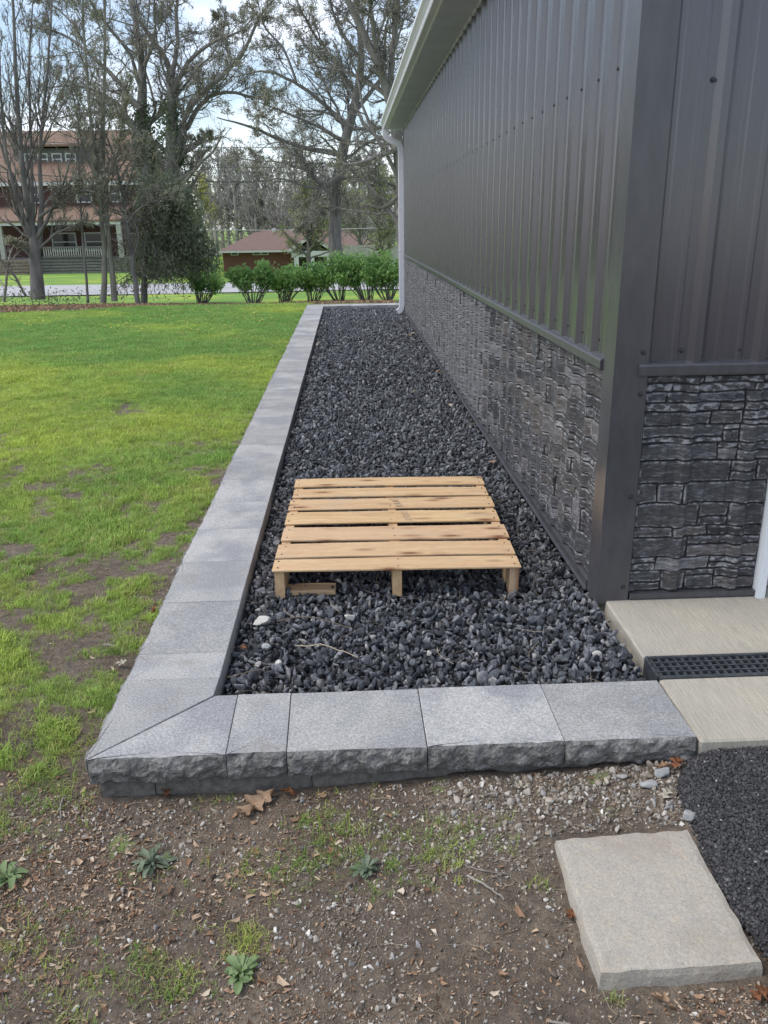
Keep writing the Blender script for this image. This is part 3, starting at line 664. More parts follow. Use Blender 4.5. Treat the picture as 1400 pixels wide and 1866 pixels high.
b = MB(); b.box(XW-.012, 6.8, YW+.03, YEND-.02, -.25, .0); b.obj('foundation', M['apron'], BD)
b = MB(); b.box(XW+.022, XW+.05, YW+.125, YEND-.004, .0, ZS+.3); b.box(XW+.052, 6.8, YEND-.03, YEND, .0, ZS+.3); b.box(6.75, 6.8, YW+.1, YEND-.032, 0, ZS+.3); b.obj('inner_wall', M['trim'], BD)
# screws
def screw_geo(c, nrm, r0=.0062):
    c = np.array(c, float); n_ = np.array(nrm, float); t = np.cross(n_, [0, 0, 1.]); t /= np.linalg.norm(t); s_ = np.cross(n_, t)
    v = []
    for rr, h in ((r0*1.6, 0), (r0*1.5, .002), (r0, .0022), (r0*.9, .007), (0, .0078)):
        for a in range(6): v.append(c+n_*h+rr*(t*math.cos(a*math.pi/3)+s_*math.sin(a*math.pi/3)))
    f = [(k*6+i, k*6+(i+1) % 6, k*6+6+(i+1) % 6, k*6+6+i) for k in range(4) for i in range(6)]
    return v, f
for x, z in ((1.022, 1.785), (1.165, 1.79), (1.396, 1.79)): obj('screw', *screw_geo((x, YW-.0042, z), (0, -1, 0)), M['screw'], BD)
for x in (1.155, 1.36): obj('screw', *screw_geo((x, YW-.0042, .945), (0, -1, 0)), M['screw'], BD)
for z in (.945, .80, .42, .06): obj('screw', *screw_geo((1.012 if z > .9 else 1.014, YW-.0262, z), (0, -1, 0)), M['screw'], BD)
b = MB()
for i in range(47):
    b.add(screw_geo((XW-.0045, 3.105+PIT*i, .958), (-1, 0, 0), .0058)); b.add(screw_geo((XW-.0045, 3.105+PIT*i, 1.86), (-1, 0, 0), .0055))
o = b.obj('screw_row', M['screw'], BD); o['kind'] = 'stuff'
# door at the right edge
b = MB(); b.box(1.5285, 1.560, YW-.044, YW+.06, -.006, 2.34); b.obj('door_jamb', M['white'], BD)
gd = MB()
for i in range(4): gd.box(1.562, 4.395, YW+.045, YW+.085, .004+i*.585, .004+i*.585+.58, bev=.01)
gd.obj('garage_door', M['doorgrey'], BD)
# eave
XS, XG = .678, .592
me = None; ny = 38; wd = (YEND+.05-2.3)/ny
v, f = box(XS, XW-.002, .0025, wd-.0025, -.006, .006, .002); me = mesh('soffit_panel', v, f)
ME2 = me
for i in range(ny): o = link('soffit_panel', ME2, M['soffit'], BD); o.location = Vector((0, 2.3+i*wd, ZS))-Vector(BD.location)
b = MB(); b.box(XS+.004, XW-.004, 2.302, YEND+.046, ZS+.007, ZS+.012); b.box(XW-.022, XW-.0025, 2.3, YEND+.045, ZS-.022, ZS-.0062); b.obj('soffit_channel', M['soffit'], BD)
b = MB(); b.box(XS-.014, XS-.0005, 2.3, YEND+.05, ZS-.008, ZS+.15); b.obj('fascia', M['gutter'], BD)
gp_ = [(XS-.0145, 2.757), (XG+.022, 2.757), (XG+.017, 2.764), (XG+.012, 2.79), (XG-.006, 2.815), (XG-.024, 2.832), (XG-.024, 2.858), (XG-.020, 2.862), (XG-.018, 2.858), (XG-.018, 2.836), (XG-.001, 2.82), (XG+.018, 2.79), (XG+.022, 2.766), (XS-.018, 2.766), (XS-.018, 2.86), (XS-.0145, 2.86)]
v, f = extrude(gp_, 'y', 2.28, YEND+.06); GU = obj('gutter', v, f, M['gutter'], BD)
v, f = extrude([(XS-.0149, 2.7566), (XG+.022, 2.7566), (XG-.0245, 2.832), (XG-.0245, 2.862), (XS-.0149, 2.862)], 'y', YEND+.0602, YEND+.063); obj('end_cap', v, f, M['gutter'], GU)
b = MB(); v = [(XG-.01, 2.27, 2.87), (6.9, 2.27, 4.2), (6.9, YEND+.08, 4.2), (XG-.01, YEND+.08, 2.87)]; b.add((v+[(x, y, z+.03) for x, y, z in v], [(3, 2, 1, 0), (4, 5, 6, 7), (0, 1, 5, 4), (1, 2, 6, 5), (2, 3, 7, 6), (3, 0, 4, 7)])); b.obj('roof', M['roofmetal'], BD)
obj('gable_wall', [(XW+.01, YW+.001, 3.15), (6.8, YW+.001, 3.15), (6.8, YW+.001, 4.17), (XW+.01, YW+.001, 2.94)], [(0, 1, 2, 3)], M['siding'], BD)
# downspout: rectangular tube with elbows
def rect_tube(path, w_, d_):
    P = np.array(path, float); n = len(P); T = np.gradient(P, axis=0); T /= np.linalg.norm(T, axis=1)[:, None]
    A = np.tile([0, 1., 0], (n, 1)); B = np.cross(T, A); V = []
    for i in range(n):
        for sx, sy in ((-1, -1), (-.8, -1), (.8, -1), (1, -1), (1, 1), (.8, 1), (-.8, 1), (-1, 1)): V.append(P[i]+A[i]*sx*w_/2+B[i]*sy*d_/2*(.94 if abs(sx) == 1 else 1))
    F = [(i*8+j, i*8+(j+1) % 8, i*8+8+(j+1) % 8, i*8+8+j) for i in range(n-1) for j in range(8)]+[tuple(range(7, -1, -1)), tuple(range(n*8-8, n*8))]
    return V, F
yd = YEND+.012
path = [(.636, yd, 2.762), (.636, yd, 2.70), (.64, yd, 2.665), (.655, yd, 2.635), (.70, yd, 2.60), (.78, yd, 2.565), (.84, yd, 2.535), (.868, yd, 2.51), (.877, yd, 2.47), (.878, yd, 2.40), (.878, yd, 1.5), (.878, yd, .16), (.876, yd, .10), (.866, yd, .055), (.845, yd, .02), (.80, yd, -.005)]
v, f = rect_tube(path, .062, .085); DS = obj('downspout', v, f, M['gutter'], BD)
for z in (.95, 2.2): b = MB(); b.box(.832, .908, yd-.034, yd+.034, z, z+.025); b.obj('bracket', M['gutter'], DS)

# ------------------------------------------------------------------ pallet
PA, PB = np.array([-.331, 3.064]), np.array([.661, 3.042])       # near corners of the deck
ux = (PB-PA)/np.linalg.norm(PB-PA); uy = np.array([-ux[1], ux[0]]); ang = math.atan2(ux[1], ux[0])
PL = link('wood_pallet', None, None, None, (float(PA[0]), float(PA[1]), -.048), 'pale wooden pallet with seven deck boards lying on the black gravel', 'pallet')
PL.rotation_euler = (R_(.35), R_(.2), ang)
WID = float(np.linalg.norm(PB-PA)); TOP = .128
def board(name, x0, x1, y0, y1, z0, z1, seed, parent=PL, wav=.003, nx=22):
    r = np.random.default_rng(seed); xx = np.linspace(x0, x1, nx); V = []
    e0 = wav*(fbm(xx*4+seed, xx*0, 1., 3, seed)-.5)*2; e1 = wav*(fbm(xx*4+seed, xx*0+9, 1., 3, seed)-.5)*2
    bow = r.uniform(-.003, .003); tw = r.uniform(-.004, .004)
    c = .0025
    for i, x in enumerate(xx):
        a, bq = y0+e0[i], y1+e1[i]; dz = bow*math.sin(math.pi*i/(nx-1))+tw*(i/(nx-1)-.5)
        ch = .0 if 0 < i < nx-1 else .002
        V += [(x+(c if i == 0 else -c if i == nx-1 else 0)*0, yy, zz+dz) for yy, zz in ((a+c, z0), (bq-c, z0), (bq, z0+c), (bq, z1-c), (bq-c, z1-ch), (a+c, z1-ch), (a, z1-c), (a, z0+c))]
    F = [(i*8+j, i*8+(j+1) % 8, i*8+8+(j+1) % 8, i*8+8+j) for i in range(nx-1) for j in range(8)]
    F = [q[::-1] for q in F]+[tuple(range(8)), tuple(range(nx*8-1, nx*8-9, -1))]
    cx, cy = (x0+x1)/2, (y0+y1)/2
    V = np.array(V)-np.array([cx, cy, z0])
    return link(name, mesh(name, V, F), M['wood'], parent, (cx, cy, z0))
deck = [(0.0, .116), (.134, .283), (.326, .484), (.537, .692), (.735, .886), (.919, 1.046), (1.093, 1.225)]
boards = []
for i, (a, c) in enumerate(deck):
    boards.append(board('deck_board', random.uniform(-.005, .004), WID+random.uniform(-.005, .006), a, c, TOP-.0105, TOP+random.uniform(-.001, .0015), 200+i, wav=.0045))
def stringer(x, seed, lean=0.):
    yb = [0.012, .19, .20, .215, .43, .445, .455, .80, .81, .825, 1.04, 1.055, 1.065, 1.245]; zb = [0, 0, .02, .034, .034, .02, 0, 0, .02, .034, .034, .02, 0, 0]
    n = len(yb); V = []
    for sx in (-.019, .019):
        for y_, z_ in zip(yb, zb): V.append((sx, y_, z_))
        for y_ in yb: V.append((sx+lean*.1, y_, TOP-.011))
    F = []
    for i in range(n-1):
        F += [(i, i+1, n+i+1, n+i)[::-1], (2*n+i, 2*n+i+1, 3*n+i+1, 3*n+i), (i, 2*n+i, 2*n+i+1, i+1)[::-1], (n+i, n+i+1, 3*n+i+1, 3*n+i)[::-1]]
    F += [(0, n, 3*n, 2*n)[::-1], (n-1, 3*n-1, 4*n-1, 2*n-1)[::-1]]
    V = np.array(V); W = V[:, [1, 0, 2]]; W[:, 1] *= -1                       # store with the grain along local x
    o = link('stringer', mesh('stringer', W, F), M['wood'], PL, (x, 0, 0)); o.rotation_euler = (0, 0, math.pi/2); return o
for x, l in ((.024, 0), (WID/2, .0), (WID-.024, 0)): stringer(x, 3, l)
board('bottom_board', .044, .245, .035, .115, -.003, .018, 300, wav=.006, nx=10)
for i, y_ in enumerate((.60, 1.14)): board('bottom_board', 0, WID, y_, y_+.09, -.018, -.001, 310+i)
# ink stamps and nail heads on the deck
def stamp(bd, x, marks, h):
    b = MB(); yy = -h/2
    for gl in marks:
        for (a0, a1, b0, b1) in gl: b.box(x+a0*.03, x+a1*.03, yy+b0*.032, yy+b1*.032, TOP+.0014-bd.location.z, TOP+.0022-bd.location.z)
        yy += .040; x -= .008
    link('ink_stamp', mesh('ink_stamp', b.v, b.f), M['ink'], bd)
gE = [(0, 1, 0, .18), (0, .2, .2, .95), (.4, .58, .2, .9), (.8, 1, .2, .95)]; gU = [(0, 1, 0, .2), (.8, 1, .22, .8), (0, 1, .82, 1)]; gB = [(0, 1, 0, .2), (0, .2, .22, .8), (.45, .6, .22, .8), (.82, 1, .22, .8), (0, 1, .82, 1)]
stamp(boards[1], .075, [gU, gU, gE], .12); stamp(boards[3], .058, [gE, gB, gU], .12); stamp(boards[4], .02, [gE, gU, gE], .12)
nb = {}
for i, bd in enumerate(boards):
    b = MB()
    for x in (.024, WID/2, WID-.024):
        for s_ in (-.28, .3):
            q = (deck[i][1]-deck[i][0])*s_; cx = x-WID/2+random.uniform(-.01, .01)
            v = [(cx+.0035*math.cos(t*1.047), q+.0035*math.sin(t*1.047), z) for z in (.0092, .0120) for t in range(6)]
            b.add((v, [(k, (k+1) % 6, 6+(k+1) % 6, 6+k) for k in range(6)]+[tuple(range(6, 12))]))
    o = link('nail_heads', mesh('nail_heads', b.v, b.f), M['nail'], bd); o['kind'] = 'stuff'

# ------------------------------------------------------------------ square stepping slab beside the driveway
c = np.array([[.483, 1.290], [.825, 1.298], [.823, 1.698], [.483, 1.682]])
nu = 26; S_ = np.linspace(0, 1, nu); V = []
Uq, Vq = np.meshgrid(S_, S_, indexing='ij')
px = (c[0][0]*(1-Uq)*(1-Vq)+c[1][0]*Uq*(1-Vq)+c[2][0]*Uq*Vq+c[3][0]*(1-Uq)*Vq); py = (c[0][1]*(1-Uq)*(1-Vq)+c[1][1]*Uq*(1-Vq)+c[2][1]*Uq*Vq+c[3][1]*(1-Uq)*Vq)
ed = np.minimum(np.minimum(Uq, 1-Uq), np.minimum(Vq, 1-Vq))
pz = -.088+.005*(fbm(px, py, 14, 3, 71)-.5)-.006*(ed < .01)*fbm(px, py, 30, 2, 72)
px = px+.004*(ed < .01)*(fbm(py, px, 25, 2, 73)-.5)*2; py = py+.004*(ed < .01)*(fbm(px, py, 25, 2, 74)-.5)*2
V = np.stack([px, py, pz], -1).reshape(-1, 3); F = [tuple(q) for q in grid(nu, nu).tolist()]
ring = [i*nu for i in range(nu)]+[(nu-1)*nu+j for j in range(1, nu)]+[i*nu+nu-1 for i in range(nu-2, -1, -1)]+[j for j in range(nu-2, 0, -1)]
ctr = np.array([.654, 1.49]); Vl = V.tolist(); prev = ring
for dz, gr_ in ((.016, .004), (.045, .006), (.095, .012)):
    o0 = len(Vl)
    for q in ring:
        p = V[q]; dr = p[:2]-ctr; dr = dr/np.linalg.norm(dr); e = gr_+.006*(float(fbm(p[0]*30, p[1]*30+dz*90, 1., 2, 77))-.5)
        Vl.append([p[0]+dr[0]*e, p[1]+dr[1]*e, p[2]-dz])
    nr = len(ring); cur = list(range(o0, o0+nr))
    F += [(cur[i], cur[(i+1) % nr], prev[(i+1) % nr], prev[i]) for i in range(nr)]; prev = cur
o = obj('stepping_slab', Vl, F, M['paver'], org=(.654, 1.49, -.18), label='square tan stone slab lying in the dirt beside the black driveway', cat='stone slab')

# ------------------------------------------------------------------ small ground pieces (uncountable)
def ground_ok(p): return ~((p[:, 0] > XO+.0) & (p[:, 1] > YF-.005)) & ~((p[:, 0] > .47) & (p[:, 0] < .84) & (p[:, 1] > 1.275) & (p[:, 1] < 1.71))
PEB = [rock_mesh('pebble_stone', 300+i, 8, ICO2, (1, .85, .5), .02, (.4, .7)) for i in range(6)]
# pebbles: dense along the kerb on the right, sparse elsewhere
n = 70000; p = np.c_[rng.uniform(-1.6, .92, n), rng.uniform(1.12, 2.0, n)]
dens = .15+.40*ss(-.05, .45, p[:, 0])*ss(1.55, 1.85, p[:, 1])+.22*ss(.5, .62, fbm(p[:, 0], p[:, 1], 3, 3, 81))
edge_x = np.interp(p[:, 1], ey, ex)
keep = (rng.random(n) < dens) & ground_ok(p) & (p[:, 0] < edge_x+.01); p = p[keep]; n = len(p)
s = np.clip(rng.lognormal(-5.75, .46, n), .0014, .0125)*(1+.45*ss(-.05, .4, p[:, 0])*ss(1.6, 1.85, p[:, 1]))
P3 = np.c_[p, gz(p[:, 0], p[:, 1])+s*.25]
scatter('dirt_pebbles', P3, rand_rot(n), s[:, None]*rng.uniform(.75, 1.3, (n, 3)), rng.integers(0, 6, n), [(q, M['pebble']) for q in PEB])
# asphalt crumbs
n = 15000; p = np.c_[rng.uniform(.82, 1.35, n), rng.uniform(1.1, 1.953, n)]; e = np.interp(p[:, 1], ey, ex); keep = p[:, 0] > e-.012*rng.random(n); p = p[keep]; n = len(p); e = e[keep]
z = np.interp(p[:, 0]-e, [0, .03, .10, .4, 5], [-.105, -.07, -.052, -.045, -.03])+np.interp(p[:, 1], [1.5, 1.95], [-.0, .014])
s = rng.uniform(.0036, .0088, n); scatter('asphalt_stones', np.c_[p, z+.0005], rand_rot(n), s[:, None]*rng.uniform(.8, 1.3, (n, 3)), rng.integers(0, 6, n), [(rock_mesh('asphalt_chip', 330+i, 7), M['asphalt_stone']) for i in range(6)])
# dead leaf flakes and chips
def flake(seed):
    r = np.random.default_rng(seed); k = 5; a = np.sort(r.uniform(0, 6.283, k)); rad = r.uniform(.6, 1., k)
    v = [(0, 0, .12)]+[(math.cos(t)*q*r.uniform(1.1, 1.6), math.sin(t)*q*.55, r.uniform(-.1, .35)) for t, q in zip(a, rad)]
    return mesh('leaf_flake', v, [(0, 1+i, 1+(i+1) % k) for i in range(k)])
n = 150000; p = np.c_[rng.uniform(-2.8, .86, n), rng.uniform(1.1, 6., n)]; p[:60000] = np.c_[rng.uniform(-1.3, .86, 60000), rng.uniform(1.1, 2.15, 60000)]
dens = .085+.8*np.exp(-(((p[:, 0]+.80)/.30)**2+((p[:, 1]-1.62)/.24)**2))+.30*ss(.5, .65, fbm(p[:, 0], p[:, 1], 4, 3, 91))
dens = dens*ss(6., 2.0, p[:, 1])**.5*(1-.5*turfw(p[:, 0], p[:, 1]))*(1-.6*ss(-.1, .3, p[:, 0]))
dens = np.maximum(dens, .9*np.exp(-(((p[:, 0]-.72)/.12)**2+((p[:, 1]-1.23)/.05)**2)))
keep = (rng.random(n) < dens) & ground_ok(p) & (p[:, 0] < np.interp(p[:, 1], ey, ex)); p = p[keep]; n = len(p)
s = np.clip(rng.lognormal(-5.6, .55, n), .0016, .018); scatter('leaf_litter', np.c_[p, gz(p[:, 0], p[:, 1])+s*.3+.001], rand_rot(n, .5), np.repeat(s[:, None], 3, 1), rng.integers(0, 6, n), [(flake(400+i), M['litter']) for i in range(6)])
# straws and needles
def straw(seed):
    r = np.random.default_rng(seed); t = np.linspace(-1, 1, 5); P = np.stack([t, .12*r.normal(size=5)*.6, .06*r.normal(size=5)], 1); P[:, 1] += .25*r.normal()*t**2
    v, f = tubes(P[None], np.full((1, 5), .028), 3); return mesh('straw', v, f)
n = 24000; p = np.c_[rng.uniform(-3.4, .86, n), rng.uniform(1.1, 7.5, n)]; keep = ground_ok(p) & (rng.random(n) < ss(7.5, 1.9, p[:, 1])) & (p[:, 0] > -.47*p[:, 1]-.3) & (p[:, 0] < np.interp(p[:, 1], ey, ex)); p = p[keep]
q = np.c_[rng.uniform(XI+.03, .9, 170), rng.uniform(YI+.03, 4.5, 170)]
z = np.r_[gz(p[:, 0], p[:, 1])+.003, np.full(len(q), -.026)]; p = np.r_[p, q]; n = len(p); s = np.r_[rng.uniform(.008, .034, n-170), rng.uniform(.02, .06, 170)]
th = np.where(np.arange(n) < n-170, .8, .55)
scatter('dry_straws', np.c_[p, z], rand_rot(n, .12), np.c_[s, s*th, s*th], rng.integers(0, 5, n), [(straw(450+i), M['straw']) for i in range(5)])

# ------------------------------------------------------------------ grass
def tuft(seed, nb=20, spread=.022, h=(.02, .05), lean=.9, wd=.0016):
    r = np.random.default_rng(seed); V = []; F = []
    for i in range(nb):
        b0 = np.r_[r.normal(0, spread, 2), -.004]; a = r.uniform(0, 6.283); d = np.array([math.cos(a), math.sin(a), 0]); sd_ = np.array([-d[1], d[0], 0])
        hh = r.uniform(*h); ln = r.uniform(.15, lean); w_ = wd*r.uniform(.7, 1.3); o = len(V)
        p1 = b0+d*hh*ln*.35+np.array([0, 0, hh*.62]); p2 = b0+d*hh*ln+np.array([0, 0, hh*(1-.35*ln*ln)])
        V += [b0-sd_*w_, b0+sd_*w_, p1-sd_*w_*.8, p1+sd_*w_*.8, p2]; F += [(o, o+1, o+3, o+2), (o+2, o+3, o+4)]
    return mesh('grass_tuft', V, F)
PTS = []; SCL = []; IDX = []
def sow(x0, x1, y0, y1, n, sc, idx, thr=.42):
    p = np.c_[rng.uniform(x0, x1, n), rng.uniform(y0, y1, n)]
    vis = (p[:, 0] < XO-.015-.02*rng.random(n)) & (p[:, 0] > -.47*p[:, 1]-.35)
    p = p[vis]; t = turfw(p[:, 0], p[:, 1]); k = rng.random(len(p)) < ss(thr-.26, thr+.34, t)*.95+.05; p = p[k]; t = t[k]
    PTS.append(np.c_[p, gz(p[:, 0], p[:, 1])]); SCL.append(sc*(.45+.5*t)*(.55+.9*fbm(p[:, 0], p[:, 1], 4.3, 3, 55))*rng.uniform(.65, 1.3, len(p))); IDX.append(rng.integers(idx[0], idx[1], len(p)))
sow(-1.9, XO, 1.3, 3.2, 4200, .8, (0, 5)); sow(-1.9, XO, 1.3, 3.4, 5000, .7, (8, 11), .3); sow(-2.8, XO, 3.2, 5.2, 7000, .85, (0, 5)); sow(-2.8, XO, 3.2, 5.2, 5000, .8, (8, 11), .3); sow(-4.3, XO, 5.2, 8.5, 17000, .95, (0, 5))
sow(-6.6, XO, 8.5, 13, 21000, 1.0, (5, 8)); sow(-9.5, XO, 13, 18.2, 21000, 1.05, (5, 8))
# sprigs in the dirt
ctrs = [(-.93, 2.05, .10, 60), (-.86, 2.2, .08, 50), (-1.1, 1.9, .12, 60), (-1.02, 2.25, .12, 70), (-.52, 1.70, .09, 18), (-.40, 1.36, .06, 26), (-.26, 1.47, .05, 30), (.16, 1.68, .06, 24), (-.14, 1.69, .10, 90), (-.135, 1.833, .035, 22), (-.47, 1.41, .075, 70), (-.28, 1.48, .06, 30), (.03, 1.67, .08, 50), (.22, 1.64, .07, 34), (.31, 1.72, .08, 30), (-.06, 1.79, .09, 40), (.24, 1.77, .05, 18), (-.80, 1.50, .12, 50), (-.62, 1.36, .1, 50), (-.05, 1.98, .07, 34), (-.42, 1.97, .05, 26), (.42, 1.56, .03, 8), (.50, 1.255, .03, 5), (-.95, 1.85, .14, 80), (-.85, 1.98, .08, 40), (-.3, 1.64, .1, 26), (.12, 1.78, .07, 20)]
for x, y, s_, n in ctrs:
    p = np.c_[rng.normal(x, s_*.6, n), rng.normal(y, s_*.5, n)]; p = p[ground_ok(p)]
    PTS.append(np.c_[p, gz(p[:, 0], p[:, 1])]); SCL.append(rng.uniform(.25, .62, len(p))); IDX.append(rng.integers(8, 11, len(p)))
P3 = np.concatenate(PTS); S1 = np.concatenate(SCL); n = len(P3)
scatter('lawn_grass', P3, np.stack([rng.uniform(-.15, .15, n), rng.uniform(-.15, .15, n), rng.uniform(0, 6.28, n)], 1), np.repeat(S1[:, None], 3, 1), np.concatenate(IDX),
        [(tuft(500+i), M['grass']) for i in range(5)]+[(tuft(520+i, 34, .05, (.02, .048), .9, .0028), M['grass']) for i in range(3)]+[(tuft(540+i, 9, .012, (.016, .055), 1.2, .0017), M['sprig']) for i in range(3)],
        label='short patchy green lawn grass left of the kerb wall', cat='grass')
n = 70; p = np.c_[rng.uniform(-7.5, -1.2, n), rng.uniform(12.5, 16.2, n)]; a6 = np.arange(6)*1.0472
dv = [(0, 0, .6)]+[(math.cos(t), math.sin(t), .2) for t in a6]; dm = mesh('flower_head', dv, [(0, 1+i, 1+(i+1) % 6) for i in range(6)])
scatter('dandelion_flowers', np.c_[p, gz(p[:, 0], p[:, 1])+.05], np.zeros((n, 3)), np.full((n, 3), .016), np.zeros(n, int), [(dm, M['dandelion'])])

# ------------------------------------------------------------------ single rocks, leaves, twigs, weeds
def rock(loc, s, seed, m, label, squash=(1, .8, .6), rot=0):
    me = rock_mesh('rock', seed, 8, ICO3, squash, .03); o = link('rock', me, m, None, tuple(loc), label, 'rock'); o.scale = (s, s, s); o.rotation_euler = (0, 0, rot)
def gl(x, y, dz=0.): return (x, y, float(gz(x, y))+dz)
rock(gl(.838, 1.905, .013), .030, 900, M['rock'], 'largest pale grey rock at the corner of the driveway edge', (1.1, .8, .6), .3)
rock(gl(.782, 1.868, .006), .022, 901, M['rock'], 'speckled grey rock left of the larger pale rock near driveway', (1., 1.1, .45), 1.2)
rock(gl(.842, 1.733, .012), .023, 902, M['rock'], 'round grey rock touching the far corner of the tan slab', (1., .9, .7), .2)
rock(gl(-.085, 2.0, .006) if False else gl(-.262, 1.94, .008), .017, 903, M['rock'], 'small bluish grey stone beside the large brown oak leaf', (1.2, .9, .6), .5)
rock((.817, 2.491, -.030), .020, 904, M['pale_rock'], 'white cube-like stone on the black gravel near the drain', (.9, .9, .9), .1)
rock((-.357, 2.834, -.030), .034, 905, M['pale_rock'], 'large pale stone on black gravel near the kerb corner', (1.2, .8, .55), .1)
rock((-.03, 2.842, -.028), .026, 906, M['pale_rock'], 'cream stone on the black gravel in front of the pallet', (1.1, .8, .6), .7)
rock((-.324, 2.627, -.030), .021, 907, M['rock'], 'light grey angular stone below the large pale stone in gravel', (1.1, .9, .7), 1.)
rock((-.27, 2.515, -.030), .018, 908, M['pale_rock'], 'small off-white stone in gravel close to the front kerb', (1.1, .8, .6), 2.)
def oak_leaf(loc, s, rot, m, label, name='oak_leaf', tilt=.15, seed=0):
    r = np.random.default_rng(seed); t = np.linspace(0, 1, 25); w_ = .34*np.sin(np.pi*t**.8)**.7*(.62+.38*np.cos(t*6.283*3.4+math.pi*.9)); w_ = np.maximum(w_, .012)
    V = []; nz_ = r.uniform(-.5, .5, 4)
    for i in range(25):
        for sx in (-1, -.5, 0, .5, 1):
            V.append((sx*w_[i], t[i]-.5+.10*abs(sx)*(w_[i] > .1), .10*(sx*sx)*(1+nz_[0])+.10*math.sin(t[i]*5+nz_[1]*4)*.6+.05*math.sin(sx*4+t[i]*9)))
    me = mesh(name, V, grid(25, 5), True); o = link(name, me, m, None, tuple(loc), label, 'leaf'); o.scale = (s, s, s); o.rotation_euler = (tilt*r.uniform(-1, 1), tilt*r.uniform(-1, 1), rot)
oak_leaf(gl(-.292, 1.915, .012), .125, 2.3, M['oakleaf'], 'large tan lobed oak leaf on the dirt below the kerb', seed=1)
oak_leaf(gl(-.205, 1.950, .014), .05, 1.2, M['rustleaf'], 'curled rusty leaf just right of the large oak leaf', seed=2, tilt=.6)
oak_leaf(gl(-.11, 1.935, .010), .042, .4, M['oakleaf'], 'small tan leaf against the base block under the kerb', seed=3, tilt=.4)
oak_leaf(gl(.885, 1.935, .016), .06, -.6, M['rustleaf'], 'rusty brown leaf at the right end of the front kerb', seed=4, tilt=.6)
oak_leaf(gl(.845, 1.935, .010), .05, .9, M['oakleaf'], 'tan leaf beside the rusty leaf at the kerb end', seed=5, tilt=.5)
oak_leaf(gl(.815, 1.822, .006), .05, -.8, M['paleleaf'], 'pale narrow leaf lying near the driveway edge', seed=6)
oak_leaf(gl(.44, 1.905, .006), .055, -1.3, M['paleleaf'], 'long pale leaf on pebbles below the third front cap', seed=7)
oak_leaf(gl(.47, 1.47, .010), .05, 2.2, M['rustleaf'], 'brown leaf tucked against the left side of the tan slab', seed=8, tilt=.5)
oak_leaf(gl(.60, 1.245, .012), .05, 1., M['oakleaf'], 'tan leaf in front of the tan slab', seed=9, tilt=.4)
oak_leaf(gl(.80, 1.245, .012), .055, 2., M['rustleaf'], 'brown leaf by the front right corner of the slab', seed=10, tilt=.4)
oak_leaf(gl(-.90, 2.72, .03), .06, .5, M['paleleaf'], 'bleached leaf on the grass beside the second kerb stone', seed=11, tilt=.5)
oak_leaf(gl(-.83, 2.62, .02), .05, 1.5, M['paleleaf'], 'bleached leaf on the bare soil close to kerb', seed=12, tilt=.5)
oak_leaf(gl(-.80, 3.02, .03), .045, 2.5, M['rustleaf'], 'reddish leaf leaning against the side of the kerb', seed=13, tilt=.6)
oak_leaf(gl(-.55, 1.98, .01), .045, .2, M['rustleaf'], 'small rusty leaf under the left kerb corner', seed=14, tilt=.4)
oak_leaf((-.40, 2.62, -.022), .035, .7, M['rustleaf'], 'small orange leaf on black gravel beside the inner kerb', seed=15, tilt=.5)
for i, (x, y) in enumerate([(.86, 4.9), (.88, 5.9), (.80, 6.6), (.87, 8.2), (.80, 10.6), (.85, 11.3), (.78, 11.0), (-.39, 10.4), (.55, 7.2)]):
    oak_leaf((x, y, -.018), .075, i*1.7, M['paleleaf'] if i % 3 else M['oakleaf'], ['pale dry leaf on gravel at the wall, nearest the pallet', 'second dry leaf along the wall base from the pallet', 'third dry leaf near the wall base, out on gravel', 'fourth dry leaf along the wall base from the pallet', 'dry leaf nearer the kerb in the far leaf cluster by wall', 'dry leaf touching the wall in the far leaf cluster', 'dry leaf farthest from the wall in the far cluster', 'pale leaf on gravel against the left kerb, far down', 'lone pale leaf in the middle of the gravel bed'][i], seed=20+i, tilt=.4)
def stick(pts, r0, label, m='bark_pale'):
    q, rr = resample(pts, np.linspace(r0, r0*.6, len(pts)), 12); q[:, 2] += .002*rng.normal(size=12); v, f = tubes(q[None], rr[None], 6); obj('stick', v, f, M[m], None, True, org=q[0], label=label, cat='twig')
stick([gl(.25, 1.603, .006), gl(.285, 1.567, .007), gl(.326, 1.527, .006)], .0036, 'short thick grey twig on dirt left of the tan slab')
stick([gl(.245, 1.635, .004), gl(.30, 1.605, .006), gl(.355, 1.597, .004)], .0017, 'thin pale twig just above the short thick twig')
stick([gl(-.84, 1.995, .006), gl(-.83, 1.93, .01), gl(-.815, 1.89, .006)], .003, 'pale stick on the dirt left of the kerb corner')
stick([(-.43, 2.42, -.022), (-.36, 2.44, -.016), (-.30, 2.47, -.02)], .002, 'thin twig on gravel by the inner kerb corner', 'straw')
stick([(-.30, 2.81, -.02), (-.22, 2.84, -.012), (-.12, 2.80, -.016), (-.02, 2.74, -.02)], .0022, 'long thin twig on gravel right of the large pale stone', 'straw')
stick([(-.22, 2.61, -.018), (-.13, 2.605, -.012), (-.05, 2.56, -.016), (0.0, 2.52, -.02)], .0022, 'bent thin twig on gravel in front of the pallet', 'straw')
stick([gl(.36, 1.222, .005), gl(.42, 1.20, .008), gl(.50, 1.185, .005)], .0028, 'curved twig on the dirt in front of the slab')
